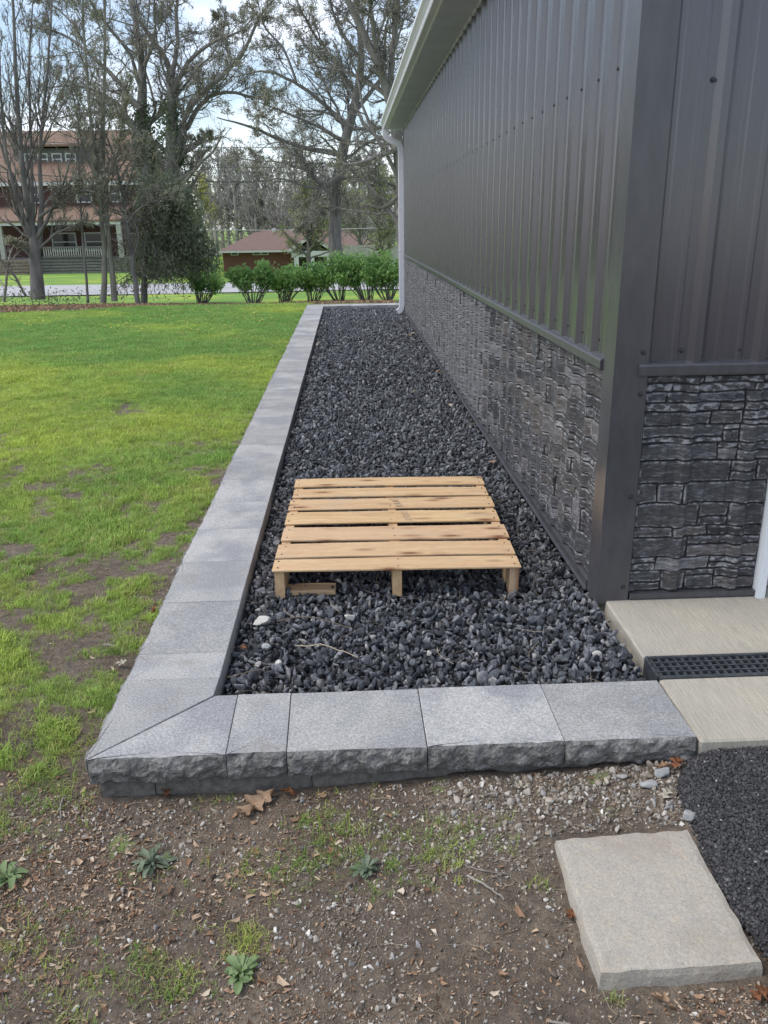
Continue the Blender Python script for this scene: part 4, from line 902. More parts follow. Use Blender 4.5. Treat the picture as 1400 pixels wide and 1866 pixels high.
def weed(x, y, n, ln, label, m, seed, wd=.26, stem=True):
    r = np.random.default_rng(seed); t = thing('weed_plant', label, 'weed', gl(x, y), 'rosette weeds growing in the dirt')
    for i in range(n):
        a = i*2.4+r.uniform(-.3, .3); L_ = ln*r.uniform(.4, 1.1)*(1 if i < n*.6 else .7); up = r.uniform(.3, 1.15) if i > n*.45 else r.uniform(.02, .5)
        s_ = np.linspace(0, 1, 8); wv_ = wd*L_*np.sin(np.pi*np.clip(s_*.93+.02, 0, 1)**1.5)*.55+.0012
        rr = s_*L_*math.cos(up*.9); zz = L_*(np.sin(up)*np.sin(s_*r.uniform(1.6, 2.7))*.8)+.004; a = a+.5*r.normal()*s_*.6
        V = []
        for k in range(8):
            c_ = np.array([rr[k]*math.cos(a[k]), rr[k]*math.sin(a[k]), zz[k]]); sd_ = np.array([-math.sin(a[k]), math.cos(a[k]), .25*math.sin(i*1.7)])
            V += [c_-sd_*wv_[k]+[0, 0, .2*wv_[k]], c_+[0, 0, -.15*wv_[k]], c_+sd_*wv_[k]+[0, 0, .2*wv_[k]]]
        link('leaf', mesh('leaf', V, grid(8, 3), True), M[m], t)
weed(-.533, 1.716, 36, .060, 'grey-green rosette weed in the dirt below the left kerb corner', 'weedblue', 1, .17)
weed(-.274, 1.395, 38, .050, 'light green broad-leaved rosette weed nearest the bottom edge', 'weed', 2, .30)
weed(-.885, 1.69, 24, .06, 'green rosette weed at the left edge among brown litter', 'weed', 3, .24)
weed(.005, 1.645, 22, .042, 'small pale rosette weed right of the grass sprigs', 'weedblue', 4, .24)

# ------------------------------------------------------------------ trees
def unit(v): return v/(np.linalg.norm(v, axis=-1, keepdims=True)+1e-9)
def spawn(P, Rr, per, t0, ang, lmul, rmul, r, up=.0):
    """children of polylines P (M,N,3): start points, directions, lengths, radii"""
    M_, N_ = P.shape[:2]; per = np.asarray(per); L_ = np.linalg.norm(np.diff(P, axis=1), axis=2).sum(1)
    idx = np.repeat(np.arange(M_), r.poisson(per*np.ones(M_))+1); k = len(idx)
    t = t0+(1-t0)*r.random(k)**.85; f = t*(N_-1); i = np.minimum(f.astype(int), N_-2); w_ = (f-i)[:, None]
    p = P[idx, i]*(1-w_)+P[idx, i+1]*w_; T = unit(P[idx, i+1]-P[idx, i])
    rd_ = Rr[idx, i]*(1-w_[:, 0])+Rr[idx, i+1]*w_[:, 0]
    q = unit(np.cross(T, r.normal(size=(k, 3)))); a = (ang+.22*r.normal(size=k))[:, None]
    d = unit(T*np.cos(a)+q*np.sin(a)+np.array([0, 0, up])); ln = L_[idx]*lmul*(1.15-.75*t)*r.uniform(.6, 1.3, k)
    return p, d, ln, np.minimum(rd_*rmul, rd_*.85)
def grow(p, d, ln, r0, N_, wander, up, r, tip=.25):
    k = len(p); P = np.zeros((k, N_, 3)); P[:, 0] = p; d = d.copy()
    for s_ in range(1, N_):
        d = unit(d+wander*r.normal(size=(k, 3))+np.array([0, 0, up])); P[:, s_] = P[:, s_-1]+d*(ln/(N_-1))[:, None]
    return P, r0[:, None]*np.linspace(1, tip, N_)[None]
def quads(c, size, r, asp=.5, drop=0.):
    k = len(c); a = unit(r.normal(size=(k, 3))+np.array([0, 0, -drop])); b = unit(np.cross(a, r.normal(size=(k, 3)))); s_ = size*r.uniform(.6, 1.4, k)[:, None]
    V = np.stack([c-a*s_, c-b*s_*asp, c+a*s_, c+b*s_*asp], 1).reshape(-1, 3); return V, np.arange(4*k).reshape(-1, 4)
def tree(name, label, limbs, seed, levels, leaf=None, leafn=1., leafsize=.05, bark='bark', group=None, minr=.006, cat='tree', base=None, wander=.14, up=.05):
    """limbs: list of (points, radii); the first limb is the trunk. levels: (per, t0, angle, lenmul, radmul)"""
    r = np.random.default_rng(seed); pts0 = np.asarray(limbs[0][0][0], float)
    t = thing(name, label, cat, pts0, group)
    parts = []; Ps = []; Rs = []
    for pts, rad in limbs:
        pts = np.array(pts, float); q, rr = resample(pts, rad, 16); q[1:-1] += r.normal(size=(14, 3))*rr[1:-1, None]*.18
        parts.append(tubes(q[None], rr[None], 9)); Ps.append(q); Rs.append(rr)
    v, f = join(parts); tr_ = obj('trunk', v, f, M[bark], t, True)
    P, Rr = np.array(Ps), np.array(Rs); crown = []; ends = []
    for li, (per, t0, a, lm, rm) in enumerate(levels):
        p, d, ln, rr = spawn(P, Rr, per, t0, a, lm, rm, r, up); rr = np.maximum(rr, minr)
        N_ = (9, 7, 5, 4)[min(li, 3)]; P, Rr = grow(p, d, ln, rr, N_, wander*(1+.3*li), up*.6, r, .3)
        Rr = np.maximum(Rr, minr*.7); crown.append(tubes(P, Rr, (6, 4, 3, 3)[min(li, 3)])); ends.append(P)
    v, f = join(crown); cr_ = obj('crown', v, f, M[bark], t, False)
    if leaf:
        E_ = np.concatenate([q[:, 1:].reshape(-1, 3) for q in ends[-2:]]); k = int(len(E_)*leafn); c_ = E_[r.integers(0, len(E_), k)]+r.normal(size=(k, 3))*leafsize*1.2
        v, f = quads(c_, leafsize, r, .45); obj('buds', v, f, M[leaf], cr_, kind='stuff')
    return t
def px(lst, y, dy=0.): return [tuple(at(u, v_, y+dy*i)) for i, (u, v_) in enumerate(lst)]
def pr(y, *w_): return [q/CAM_F*y*.96/2 for q in w_]     # trunk radii from widths in photo pixels
# the big forked tree across the road
D = 40
lim = [(px([(318, 500), (319, 430), (316, 340), (311, 260), (312, 190), (313, 140)], D), pr(D, 46, 40, 36, 30, 20, 14)),
       (px([(290, 500), (283, 430), (270, 340), (258, 260), (258, 190), (264, 120), (250, 60), (238, 0), (230, -80)], D, .15), pr(D, 40, 34, 30, 28, 20, 15, 11, 9, 4)),
       (px([(322, 285), (336, 205), (376, 160), (430, 120), (461, 70), (467, 30), (490, 5), (520, -20)], D, -.3), pr(D, 18, 15, 12, 10, 7, 6, 4, 2)),
       (px([(326, 300), (346, 215), (382, 170), (438, 165), (457, 182), (488, 173)], D, .3), pr(D, 16, 12, 9, 7, 4, 2)),
       (px([(312, 190), (316, 140), (300, 100), (268, 60), (240, 15), (225, -40)], D, .4), pr(D, 18, 15, 12, 10, 8, 4)),
       (px([(316, 170), (342, 110), (398, 70), (440, 60), (470, 20)], D, -.4), pr(D, 12, 9, 7, 4, 2)),
       (px([(313, 140), (325, 80), (320, 20), (335, -60)], D, .4), pr(D, 13, 10, 8, 4)),
       (px([(334, 270), (360, 260), (383, 246)], D), pr(D, 10, 7, 5)), (px([(332, 325), (358, 302), (376, 274)], D), pr(D, 11, 8, 6)),
       (px([(252, 245), (215, 187), (165, 160), (128, 155), (88, 160)], D, -.3), pr(D, 13, 10, 7, 5, 2)),
       (px([(262, 255), (235, 222), (205, 204), (158, 205), (100, 216)], D, .3), pr(D, 13, 10, 8, 5, 2)),
       (px([(256, 200), (210, 140), (160, 96), (124, 64), (72, 50)], D, .5), pr(D, 14, 11, 9, 6, 2)),
       (px([(258, 170), (240, 100), (190, 40), (150, -20)], D, -.6), pr(D, 12, 8, 6, 3)), (px([(264, 120), (285, 60), (280, 0), (300, -60)], D, -.5), pr(D, 9, 7, 5, 3)),
       (px([(160, 96), (140, 50), (110, 20), (70, -10)], D, .5), pr(D, 6, 5, 4, 2)), (px([(430, 120), (410, 90), (420, 50), (400, 10)], D, .3), pr(D, 6, 4, 3, 2))]
lim = [(a_, [q*(.84 if n_ < 2 else .72) for q in b_]) for n_, (a_, b_) in enumerate(lim)]
BIGT = tree('forked_tree', 'huge bare forked tree with ivy-covered twin trunk across the road', lim, 21, [(12, .15, .8, .42, .36), (10, .12, .75, .5, .5), (9, .1, .7, .5, .6)], 'buds', .32, .034, 'bark', minr=.0085, wander=.22, up=.06)
r = np.random.default_rng(3); c_ = []
for (pts, rad), n in zip(lim[:2], (3000, 3000)):
    q, rr = resample(pts[:5], rad[:5], 40); i = r.integers(0, 40, n); a = r.uniform(0, 6.28, n); ro = rr[i]*(1.0+.7*np.abs(r.normal(size=n)))
    c_.append(q[i]+np.stack([np.cos(a)*ro, np.sin(a)*ro, r.normal(size=n)*.1], 1))
v, f = quads(np.concatenate(c_), .07, r, .6); obj('ivy', v, f, M['ivy'], BIGT, kind='stuff')
# the oak on the right, across the road
D = 34
lim = [(px([(616, 478), (612, 420), (608, 350), (618, 290), (640, 230), (655, 170), (660, 100), (650, 20), (640, -60)], D), pr(D, 26, 23, 21, 19, 16, 14, 11, 8, 4)),
       (px([(622, 282), (580, 276), (540, 266), (490, 246), (450, 228), (395, 214)], D, -.3), pr(D, 14, 11, 9, 7, 5, 2)),
       (px([(655, 285), (630, 312), (600, 338), (576, 346), (548, 340), (520, 322), (470, 330)], D, -.5), pr(D, 11, 10, 9, 7, 5, 4, 2)), (px([(580, 345), (568, 362), (562, 372)], D, -.5), pr(D, 6, 5, 4)),
       (px([(606, 385), (590, 378), (570, 388), (545, 412)], D, -.4), pr(D, 7, 5, 4, 2)),
       (px([(640, 235), (590, 190), (540, 150), (480, 125), (430, 140)], D, .4), pr(D, 12, 9, 7, 5, 2)),
       (px([(655, 180), (610, 110), (570, 60), (540, 0)], D, .6), pr(D, 11, 8, 6, 3)), (px([(630, 260), (590, 235), (545, 215), (470, 185)], D, -.8), pr(D, 10, 7, 5, 2)),
       (px([(650, 200), (690, 150), (720, 90), (740, 20)], D, .5), pr(D, 11, 8, 6, 3)), (px([(640, 235), (690, 235), (730, 215)], D, -.5), pr(D, 9, 6, 4)),
       (px([(612, 330), (650, 320), (700, 330), (750, 350)], D, -.4), pr(D, 9, 7, 5, 3)), (px([(660, 110), (620, 60), (600, 0), (590, -60)], D, .3), pr(D, 9, 7, 5, 3)),
       (px([(600, 340), (560, 310), (510, 295), (440, 290)], D, .6), pr(D, 8, 6, 4, 2)), (px([(540, 150), (520, 90), (480, 50), (470, 0)], D, .2), pr(D, 6, 5, 4, 2))]
lim = [(a_, [q*(1. if n_ < 1 else .78) for q in b_]) for n_, (a_, b_) in enumerate(lim)]
tree('oak_tree', 'spreading bare oak with thick trunk between the ranch house and fence', lim, 22, [(14, .1, .8, .45, .36), (10, .1, .75, .5, .5), (9, .1, .7, .5, .6)], 'buds', .38, .03, 'bark_dark', minr=.0075, wander=.24, up=.04)
D = 30
lim = [(px([(741, 500), (738, 420), (733, 330), (724, 240), (712, 170), (690, 110), (655, 50), (625, -20), (600, -80)], D), pr(D, 26, 24, 22, 19, 17, 15, 12, 9, 5)),
       (px([(722, 220), (712, 120), (722, 40), (730, -40)], D, .3), pr(D, 13, 11, 9, 5)), (px([(690, 110), (680, 50), (672, -30)], D, -.3), pr(D, 10, 9, 5)),
       (px([(728, 270), (690, 285), (650, 300), (610, 300)], D, -.5), pr(D, 11, 8, 6, 3)), (px([(715, 180), (670, 150), (630, 130), (570, 120)], D, .5), pr(D, 10, 7, 5, 2)),
       (px([(735, 350), (700, 380), (670, 372), (640, 392)], D, .4), pr(D, 8, 6, 5, 2)), (px([(738, 300), (790, 220), (830, 120)], D, .4), pr(D, 12, 9, 5))]
tree('roadside_tree', 'bare tree partly hidden behind the far end of the metal building', lim, 23, [(11, .12, .8, .42, .4), (8, .1, .75, .5, .5), (7, .1, .7, .5, .6)], 'buds', .22, .03, 'bark', minr=.0075, wander=.2)
# slim trees in the planting strip
D = 19.3
lim = [(px([(70, 545), (68, 490), (62, 440), (55, 395), (45, 340), (36, 250), (30, 150), (25, 40), (22, -60)], D), pr(D, 26, 22, 17, 12, 9, 8, 7, 5, 3)),
       (px([(66, 470), (78, 410), (76, 350), (70, 290), (80, 200), (90, 90), (95, 0), (98, -60)], D, .1), pr(D, 12, 10, 8, 6, 5, 4, 3, 2)),
       (px([(62, 440), (45, 400), (25, 350), (8, 260), (0, 150), (-6, 20)], D, -.15), pr(D, 10, 8, 6, 5, 4, 2)), (px([(58, 410), (60, 340), (55, 240), (52, 120), (60, 0)], D, .2), pr(D, 8, 6, 5, 4, 2)),
       (px([(72, 395), (110, 370), (150, 345), (172, 350)], D, -.2), pr(D, 6, 4, 3, 2)), (px([(66, 480), (40, 450), (15, 440)], D, -.2), pr(D, 6, 4, 2)), (px([(70, 455), (100, 425), (150, 405), (185, 412)], D, -.1), pr(D, 5, 4, 3, 2))]
tree('young_maple', 'multi-stemmed bare tree with the thickest trunk at the left edge', lim, 31, [(13, .15, .55, .40, .45), (7, .1, .6, .5, .6), (4, .1, .6, .5, .7)], 'buds', .25, .02, 'bark', minr=.0045, wander=.12, up=.14)
lim = [(px([(188, 552), (191, 500), (190, 440), (184, 380), (176, 310), (167, 230), (157, 140), (152, 30), (148, -60)], D), pr(D, 12, 9.5, 8.5, 7.5, 6.5, 6, 5, 4, 2)), (px([(178, 330), (150, 270), (140, 200), (120, 120)], D, .2), pr(D, 5, 4, 3, 2))]
tree('slender_tree', 'slender dark tree, left one of the leaning pair in the planting strip', lim, 32, [(22, .2, .6, .26, .45), (7, .1, .6, .5, .6), (4, .1, .6, .5, .7)], 'buds', .25, .02, 'bark_moss', minr=.0045, wander=.14, up=.1)
lim = [(px([(209, 549), (205, 490), (197, 430), (192, 370), (187, 300), (188, 210), (192, 110), (190, 0), (192, -60)], D, .02), pr(D, 12, 9.5, 8.5, 7.5, 6.5, 6, 5, 4, 2)), (px([(190, 340), (215, 280), (225, 210), (240, 140)], D, -.2), pr(D, 5, 4, 3, 2))]
tree('slender_tree', 'slender dark tree, right one of the leaning pair in the planting strip', lim, 33, [(22, .2, .6, .26, .45), (7, .1, .6, .5, .6), (4, .1, .6, .5, .7)], 'buds', .25, .02, 'bark_moss', minr=.0045, wander=.14, up=.1)
lim = [(px([(161, 552), (157, 500), (152, 450), (148, 400), (147, 350), (140, 280), (145, 200)], D), pr(D, 5, 4.5, 4, 3.5, 3, 2.5, 2))]
tree('sapling', 'thinnest sapling, standing between the thick trunk and leaning pair', lim, 34, [(9, .3, .7, .3, .6), (4, .1, .6, .5, .6)], None, .5, .03, 'bark', minr=.005)
lim = [(px([(252, 555), (246, 510), (240, 460), (230, 400), (222, 340), (205, 270), (180, 215)], D, .03), pr(D, 10, 9, 8, 6, 5, 4, 2)), (px([(232, 405), (262, 372), (300, 362), (330, 350)], D, -.15), pr(D, 5, 4, 3, 2)), (px([(225, 360), (245, 300), (265, 250)], D, -.2), pr(D, 4, 3, 2))]
tree('slender_tree', 'bare leaning tree with moss at base directly left of the cedar', lim, 35, [(18, .2, .7, .32, .5), (8, .1, .6, .5, .6), (4, .1, .6, .5, .7)], 'buds', .2, .02, 'bark', minr=.004, wander=.18)
lim = [(px([(8, 550), (14, 490), (22, 450), (40, 430)], D, -.1), pr(D, 5, 4, 3, 2)), (px([(48, 540), (25, 500), (0, 470)], D, -.2), pr(D, 5, 4, 3))]
tree('sapling', 'crooked pale sapling at the far left edge of the planting strip', lim, 36, [(6, .2, .8, .4, .6), (4, .1, .6, .5, .6)], None, .5, .03, 'bark_pale', minr=.005)
# cedar
D = 20.3; tb = at(263, 555, D)
lim = [(px([(263, 556), (263, 500), (268, 440), (288, 380), (300, 330)], D), pr(D, 13, 11, 9, 7, 4))]
CE = thing('cedar_tree', 'dark drooping evergreen cedar right of the slender bare trees', 'tree', lim[0][0][0])
q, rr = resample(lim[0][0], lim[0][1], 14); v, f = tubes(q[None], rr[None], 8); obj('trunk', v, f, M['bark_dark'], CE, True)
r = np.random.default_rng(8); Bs = []; tips = []
for k in range(150):
    h = r.uniform(.22, 1.); b0 = q[min(13, int(h*13))]; a = r.uniform(0, 6.28); ln = 1.35*(1.12-h*.62)*r.uniform(.5, 1.1); d = np.array([math.cos(a)+.25, math.sin(a), 0])
    t = np.linspace(0, 1, 8)[:, None]; p = b0+d*ln*t+np.array([0, 0, 1])*(.35*t-.75*t*t)*ln*(.9-.3*h)+r.normal(size=(8, 3))*.03; Bs.append(p)
Bs = np.array(Bs); v, f = tubes(Bs, np.tile(np.linspace(.014, .004, 8), (len(Bs), 1)), 4); crn = obj('crown', v, f, M['bark_dark'], CE)
c_ = []
for p in Bs:
    n = 55; t = r.random(n)**.7*7; i = np.minimum(t.astype(int), 6); w_ = (t-i)[:, None]; z = p[i]*(1-w_)+p[i+1]*w_; c_.append(z+r.normal(size=(n, 3))*[.10, .10, .09]-[0, 0, .05])
c_ = np.concatenate(c_); v, f = quads(c_, .045, r, .24, 1.2); obj('foliage', v, f, M['cedar'], crn, kind='stuff')
low = c_[r.random(len(c_)) < .12]-[.0, 0, .12]; v, f = quads(low, .06, r, .2, 2.); obj('dead_foliage', v, f, M['cedar_brown'], crn, kind='stuff')
c2 = []
for (u_, v_, ru, rv, n) in ((330, 400, 42, 60, 1900), (345, 455, 48, 32, 1700), (300, 360, 42, 45, 1100), (370, 480, 30, 25, 600)):
    o_ = at(u_, v_, D); k = D/CAM_F*1.05; e = r.normal(size=(n, 3)); e = e/np.linalg.norm(e, axis=1)[:, None]*r.random((n, 1))**.4; lump = 1+.45*(fbm(e[:, 0]*3+u_, e[:, 2]*3, 1.2, 3, 7)-.5)[:, None]
    c2.append(o_+e*lump*np.array([ru*k, .6, rv*k]))
v, f = quads(np.concatenate(c2), .06, r, .3, 1.); obj('foliage', v, f, M['cedar'], crn, kind='stuff')
# hedge shrubs
def shrub(u, vb, vt, D, half, seed, label, nl=2600):
    r = np.random.default_rng(seed); b0 = at(u, vb, D); b0[2] = float(gz(b0[0], b0[1])); top = at(u, vt, D)[2]; H = top-b0[2]; k = D/CAM_F*1.05*half
    t = thing('hedge_shrub', label, 'shrub', b0, 'leafy shrubs in a row before the road')
    ns = 22; a = r.uniform(0, 6.28, ns); ln = H*r.uniform(.75, 1.02, ns); lx = r.uniform(-.35, .35); d = unit(np.stack([np.cos(a)*.45*k/H*1.6*r.uniform(.5, 1.3, ns)+lx, np.sin(a)*.35, np.ones(ns)], 1)); ln = ln*r.uniform(.7, 1.1, ns)
    P, Rr = grow(b0+np.stack([np.cos(a), np.sin(a), a*0], 1)*r.uniform(.03, .14, ns)[:, None], d, ln, np.full(ns, .013), 8, .09, .04, r, .4)
    p, d2, l2, r2 = spawn(P, Rr, 7, .35, .6, .32, .6, r, .15); P2, R2 = grow(p, d2, l2, np.maximum(r2, .004), 5, .15, .08, r, .5)
    v, f = join([tubes(P, Rr, 5), tubes(P2, R2, 3)]); obj('stems', v, f, M['bark'], t)
    E_ = np.concatenate([P2[:, 1:].reshape(-1, 3), P[:, 5:].reshape(-1, 3)]); c_ = E_[r.integers(0, len(E_), nl)]+r.normal(size=(nl, 3))*.06
    hz = (c_[:, 2]-b0[2])/H; c_ = c_[r.random(nl) < ss(.10, .70, hz)*(.35+1.2*fbm(c_[:, 0], c_[:, 2], 3.2, 2, seed))]
    v, f = quads(c_, .042, r, .45, -.5); obj('foliage', v, f, M['hedge'], t, kind='stuff')
sh = [(368, 552, 482, 21.2, 34, 'leafy shrub under the cedar, leftmost of the hedge row'), (462, 556, 464, 20.2, 46, 'broad leafy shrub with fanned bare stems, second in hedge row'), (520, 556, 474, 20.6, 40, 'leafy shrub in front of the brick ranch wall, third in row'), (572, 554, 480, 20.9, 32, 'thin leafy shrub before the ranch porch, fourth in row'), (618, 554, 462, 20.7, 34, 'leafy shrub in front of the oak trunk, fifth in row'), (668, 552, 452, 20.3, 38, 'dense leafy shrub left of the downspout shrub, sixth in row'), (708, 552, 462, 20.0, 36, 'dense leafy shrub next to the white downspout')]
for i, (u, vb, vt, D, hf, lb) in enumerate(sh): shrub(u, vb, vt+7, D, hf*1.35, 60+i, lb, (2800, 4800, 3600, 2200, 2800, 5600, 5200)[i])
r = np.random.default_rng(12); n = 1500; bx_ = np.c_[r.uniform(-9.5, -5.6, n), r.uniform(17.4, 19.8, n)]; hh = r.random(n)**1.6*.42*(.4+fbm(bx_[:, 0], bx_[:, 1], 1.4, 2, 5)); v, f = quads(np.c_[bx_, gz(bx_[:, 0], bx_[:, 1])+hh], .03, r, .4)
obj('strip_undergrowth', v, f, M['brush'], None, kind='stuff')
# leaf litter on the strip
n = 7000; bx_ = np.c_[r.uniform(-9.5, 1, n), r.uniform(16.4, 20.2, n)]; k = r.random(n) < mulchw(bx_[:, 0], bx_[:, 1]); bx_ = bx_[k]; v, f = quads(np.c_[bx_, gz(bx_[:, 0], bx_[:, 1])+.02], .035, r, .5); obj('strip_leaf_litter', v, f, M['litter'], None, kind='stuff')

# ------------------------------------------------------------------ the big house across the road
D = 52.; HG = thing('brick_house', 'dark brick two-storey house with orange shingle roof and front porch', 'house', at(100, 500, D))
def hx(u): return float(at(u, 400, D)[0])
def hz_(v_): return float(at(120, v_, D)[2])
zb = hz_(505); x0, x1 = hx(-70), hx(232); e0, e1 = hx(-85), hx(246)
zE, zR, zP0, zP1 = hz_(326), hz_(238), hz_(372), hz_(402)
yf, yb = D+2.6, D+11
b = MB(); b.box(x0, x1, yf, yb, zb-1, zE+.1); b.obj('wall', M['brick_dark'], HG)
ym = (yf+yb)/2; ov = .55
rv = [(e0, yf-ov, zE-.05), (e1, yf-ov, zE-.05), (e1, yb+ov, zE-.05), (e0, yb+ov, zE-.05), (e0, ym, zR+.6), (e1, ym, zR+.6)]
# what is seen of the ridge line lies behind, so the ridge is lifted to its real height
dR = (ym/D-1); rz = CAM_POS[2]+(zR-CAM_POS[2])*(ym/D); rv[4] = (e0, ym, rz); rv[5] = (e1, ym, rz)
RO = obj('roof', rv+[(x, y, z-.18) for x, y, z in rv[:4]], [(0, 1, 5, 4), (2, 3, 4, 5), (1, 2, 5), (3, 0, 4), (6, 7, 1, 0)[::-1] if False else (0, 6, 7, 1), (1, 7, 8, 2), (2, 8, 9, 3), (3, 9, 6, 0), (6, 9, 8, 7)], M['shingle_orange'], HG)
b = MB(); b.box(e0-.02, e1+.02, yf-ov-.05, yf-ov-.002, zE-.26, zE-.06); b.obj('fascia', M['trim_white'], HG)
# dormer
yd0 = yf+1.3; kz = yd0/D; dz = lambda v_: CAM_POS[2]+(hz_(v_)-CAM_POS[2])*kz; dx = lambda u: hx(u)*kz
b = MB(); b.box(dx(45), dx(176), yd0, yd0+3, dz(312), dz(270)); b.obj('dormer_wall', M['house_grey'], HG)
b = MB(); zz = dz(268); vv = [(dx(38), yd0-.5, zz), (dx(183), yd0-.5, zz), (dx(183), yd0+3.4, zz+.55), (dx(38), yd0+3.4, zz+.55)]; b.add((vv+[(x, y, z+.12) for x, y, z in vv], [(3, 2, 1, 0), (4, 5, 6, 7), (0, 1, 5, 4), (1, 2, 6, 5), (2, 3, 7, 6), (3, 0, 4, 7)])); b.obj('dormer_roof', M['shingle_orange'], HG)
def window(u0, u1, v0, v1, y, parent, k, name='window', mid=True):
    X0, X1, Z0, Z1 = hx(u0)*k, hx(u1)*k, CAM_POS[2]+(hz_(v1)-CAM_POS[2])*k, CAM_POS[2]+(hz_(v0)-CAM_POS[2])*k; t = .07
    b = MB(); b.box(X0, X0+t, y-.06, y-.005, Z0, Z1); b.box(X1-t, X1, y-.06, y-.005, Z0, Z1); b.box(X0+t, X1-t, y-.06, y-.005, Z0, Z0+t); b.box(X0+t, X1-t, y-.06, y-.005, Z1-t, Z1)
    if mid: b.box(X0+t, X1-t, y-.05, y-.006, (Z0+Z1)/2-.03, (Z0+Z1)/2+.03)
    o = b.obj(name, M['trim_white'], parent); b = MB(); b.box(X0+t, X1-t, y-.03, y-.008, Z0+t, Z1-t); b.obj('pane', M['window_dark'], o)
for u0, u1 in ((61, 78), (85, 103), (110, 128), (134, 153)): window(u0, u1, 279, 301, yd0, HG, kz)
for u0, u1 in ((145, 173), (52, 79), (-40, -12), (205, 226)): window(u0, u1, 338, 370, yf, HG, yf/D)
# porch
yp = D; v_ = [(hx(-72), yp-.35, hz_(401)), (hx(222), yp-.35, hz_(401)), (hx(222), yf-.003, 1.377+(hz_(375)-1.377)*yf/D), (hx(-72), yf-.003, 1.377+(hz_(375)-1.377)*yf/D)]
obj('porch_roof', v_+[(x, y, z-.12) for x, y, z in v_], [(0, 1, 2, 3), (4, 7, 6, 5), (0, 4, 5, 1), (1, 5, 6, 2), (2, 6, 7, 3), (3, 7, 4, 0)], M['shingle_orange'], HG)
b = MB(); b.box(hx(-70), hx(220), yp-.3, yp-.12, hz_(410), hz_(403)); b.obj('porch_beam', M['trim_white'], HG)
b = MB(); b.box(hx(-70), hx(220), yp+.0, yf-.003, zb-1, hz_(470)); b.obj('porch_base', M['porch_stone'], HG)
for i, v0 in enumerate(np.linspace(473, 500, 6)):
    b = MB(); b.box(hx(60), hx(212), yp-.10+.01*(i % 2), yp-.004, hz_(v0+3.6), hz_(v0)); b.obj('stone_course', M['porch_stone'], HG)
for i, v0 in enumerate(np.linspace(472, 499, 6)):
    b = MB(); b.box(hx(-2), hx(54), yp-.9-.28*i*.0-.3*i/6*3, yp-.006, hz_(v0+4.4), hz_(v0)); b.obj('step', M['steps_wood'], HG)
for u0 in (-60, -5, 58, 190, 212): b = MB(); b.box(hx(u0), hx(u0+8), yp-.28, yp-.04, hz_(471), hz_(410)-.003); b.obj('porch_column', M['fence_wood' if u0 > 180 or u0 < 0 else 'house_grey'], HG)
b = MB(); b.box(hx(70), hx(188), yp-.2, yp-.12, hz_(452), hz_(449)); b.box(hx(70), hx(188), yp-.2, yp-.12, hz_(469), hz_(466)); b.obj('railing', M['house_grey'], HG)
for u0 in np.arange(73, 187, 4.2): b = MB(); b.box(hx(u0), hx(u0+1.8), yp-.18, yp-.14, hz_(466)+.002, hz_(452)-.002); b.obj('baluster', M['fence_wood'], HG)
b = MB(); b.box(hx(20), hx(44), yf-.06, yf-.006, hz_(470), hz_(420)); b.obj('door', M['porch_shade'], HG)
window(90, 135, 424, 458, yf, HG, yf/D); window(150, 185, 424, 458, yf, HG, yf/D)

# ------------------------------------------------------------------ ranch house
D = 70.; RH = thing('ranch_house', 'low brick ranch house with reddish hip roof and porch gable', 'house', at(540, 490, D))
rx_ = lambda u: float(at(u, 450, D)[0]); rz_ = lambda v_: float(at(540, v_, D)[2])
zb = rz_(500); ze = rz_(454.5); zr = rz_(419.5)
X0, X1 = rx_(405), rx_(690); b = MB(); b.box(X0, X1, D, D+8.4, zb-1, ze+.02); b.obj('wall', M['brick_red'], RH)
h0, h1 = rx_(400), rx_(697); zk = CAM_POS[2]+(zr-CAM_POS[2])*(D+4.2)/D
rv = [(h0, D-.45, ze), (h1, D-.45, ze), (h1, D+8.85, ze), (h0, D+8.85, ze), (rx_(462), D+4.2, zk), (rx_(630), D+4.2, zk)]
rl = [(x, y, z-.16) for x, y, z in rv[:4]]
RO = obj('roof', rv+rl, [(0, 1, 5, 4), (2, 3, 4, 5), (1, 2, 5), (3, 0, 4), (0, 6, 7, 1), (1, 7, 8, 2), (2, 8, 9, 3), (3, 9, 6, 0), (6, 9, 8, 7)], M['shingle_red'], RH)
b = MB(); b.box(h0, rx_(541), D-.50, D-.452, ze-.17, ze-.02); b.obj('fascia', M['trim_white'], RH)
gx0, gx1, gxm = rx_(530), rx_(606), rx_(568); zg = rz_(431)
v_ = [(gx0, D-1.4, ze-.1), (gxm, D-1.4, zg), (gx1, D-1.4, ze-.1), (gx0, D+3, ze-.1), (gxm, D+3, zg), (gx1, D+3, ze-.1)]
obj('porch_gable', v_+[(x, y, z+.12) for x, y, z in v_], [(0, 3, 4, 1), (1, 4, 5, 2), (6, 7, 10, 9), (7, 8, 11, 10), (0, 1, 7, 6), (1, 2, 8, 7), (3, 0, 6, 9), (2, 5, 11, 8)], M['shingle_red'], RH)
t = .14
for (xa, za, xb, zb_) in ((gx0-.1, ze-.1, gxm, zg+.02), (gxm, zg+.02, gx1+.1, ze-.1)):
    obj('gable_trim', [(xa, D-1.45, za-t), (xb, D-1.45, zb_-t), (xb, D-1.45, zb_+t), (xa, D-1.45, za+t), (xa, D-1.402, za-t), (xb, D-1.402, zb_-t), (xb, D-1.402, zb_+t), (xa, D-1.402, za+t)], [(0, 1, 2, 3), (7, 6, 5, 4), (0, 4, 5, 1), (3, 2, 6, 7)], M['trim_white'], RH)
obj('gable_glass', [(gx0+.5, D-.9, ze-.1), (gx1-.5, D-.9, ze-.1), (gxm, D-.9, zg-.25)], [(0, 1, 2)], M['window_dark'], RH)
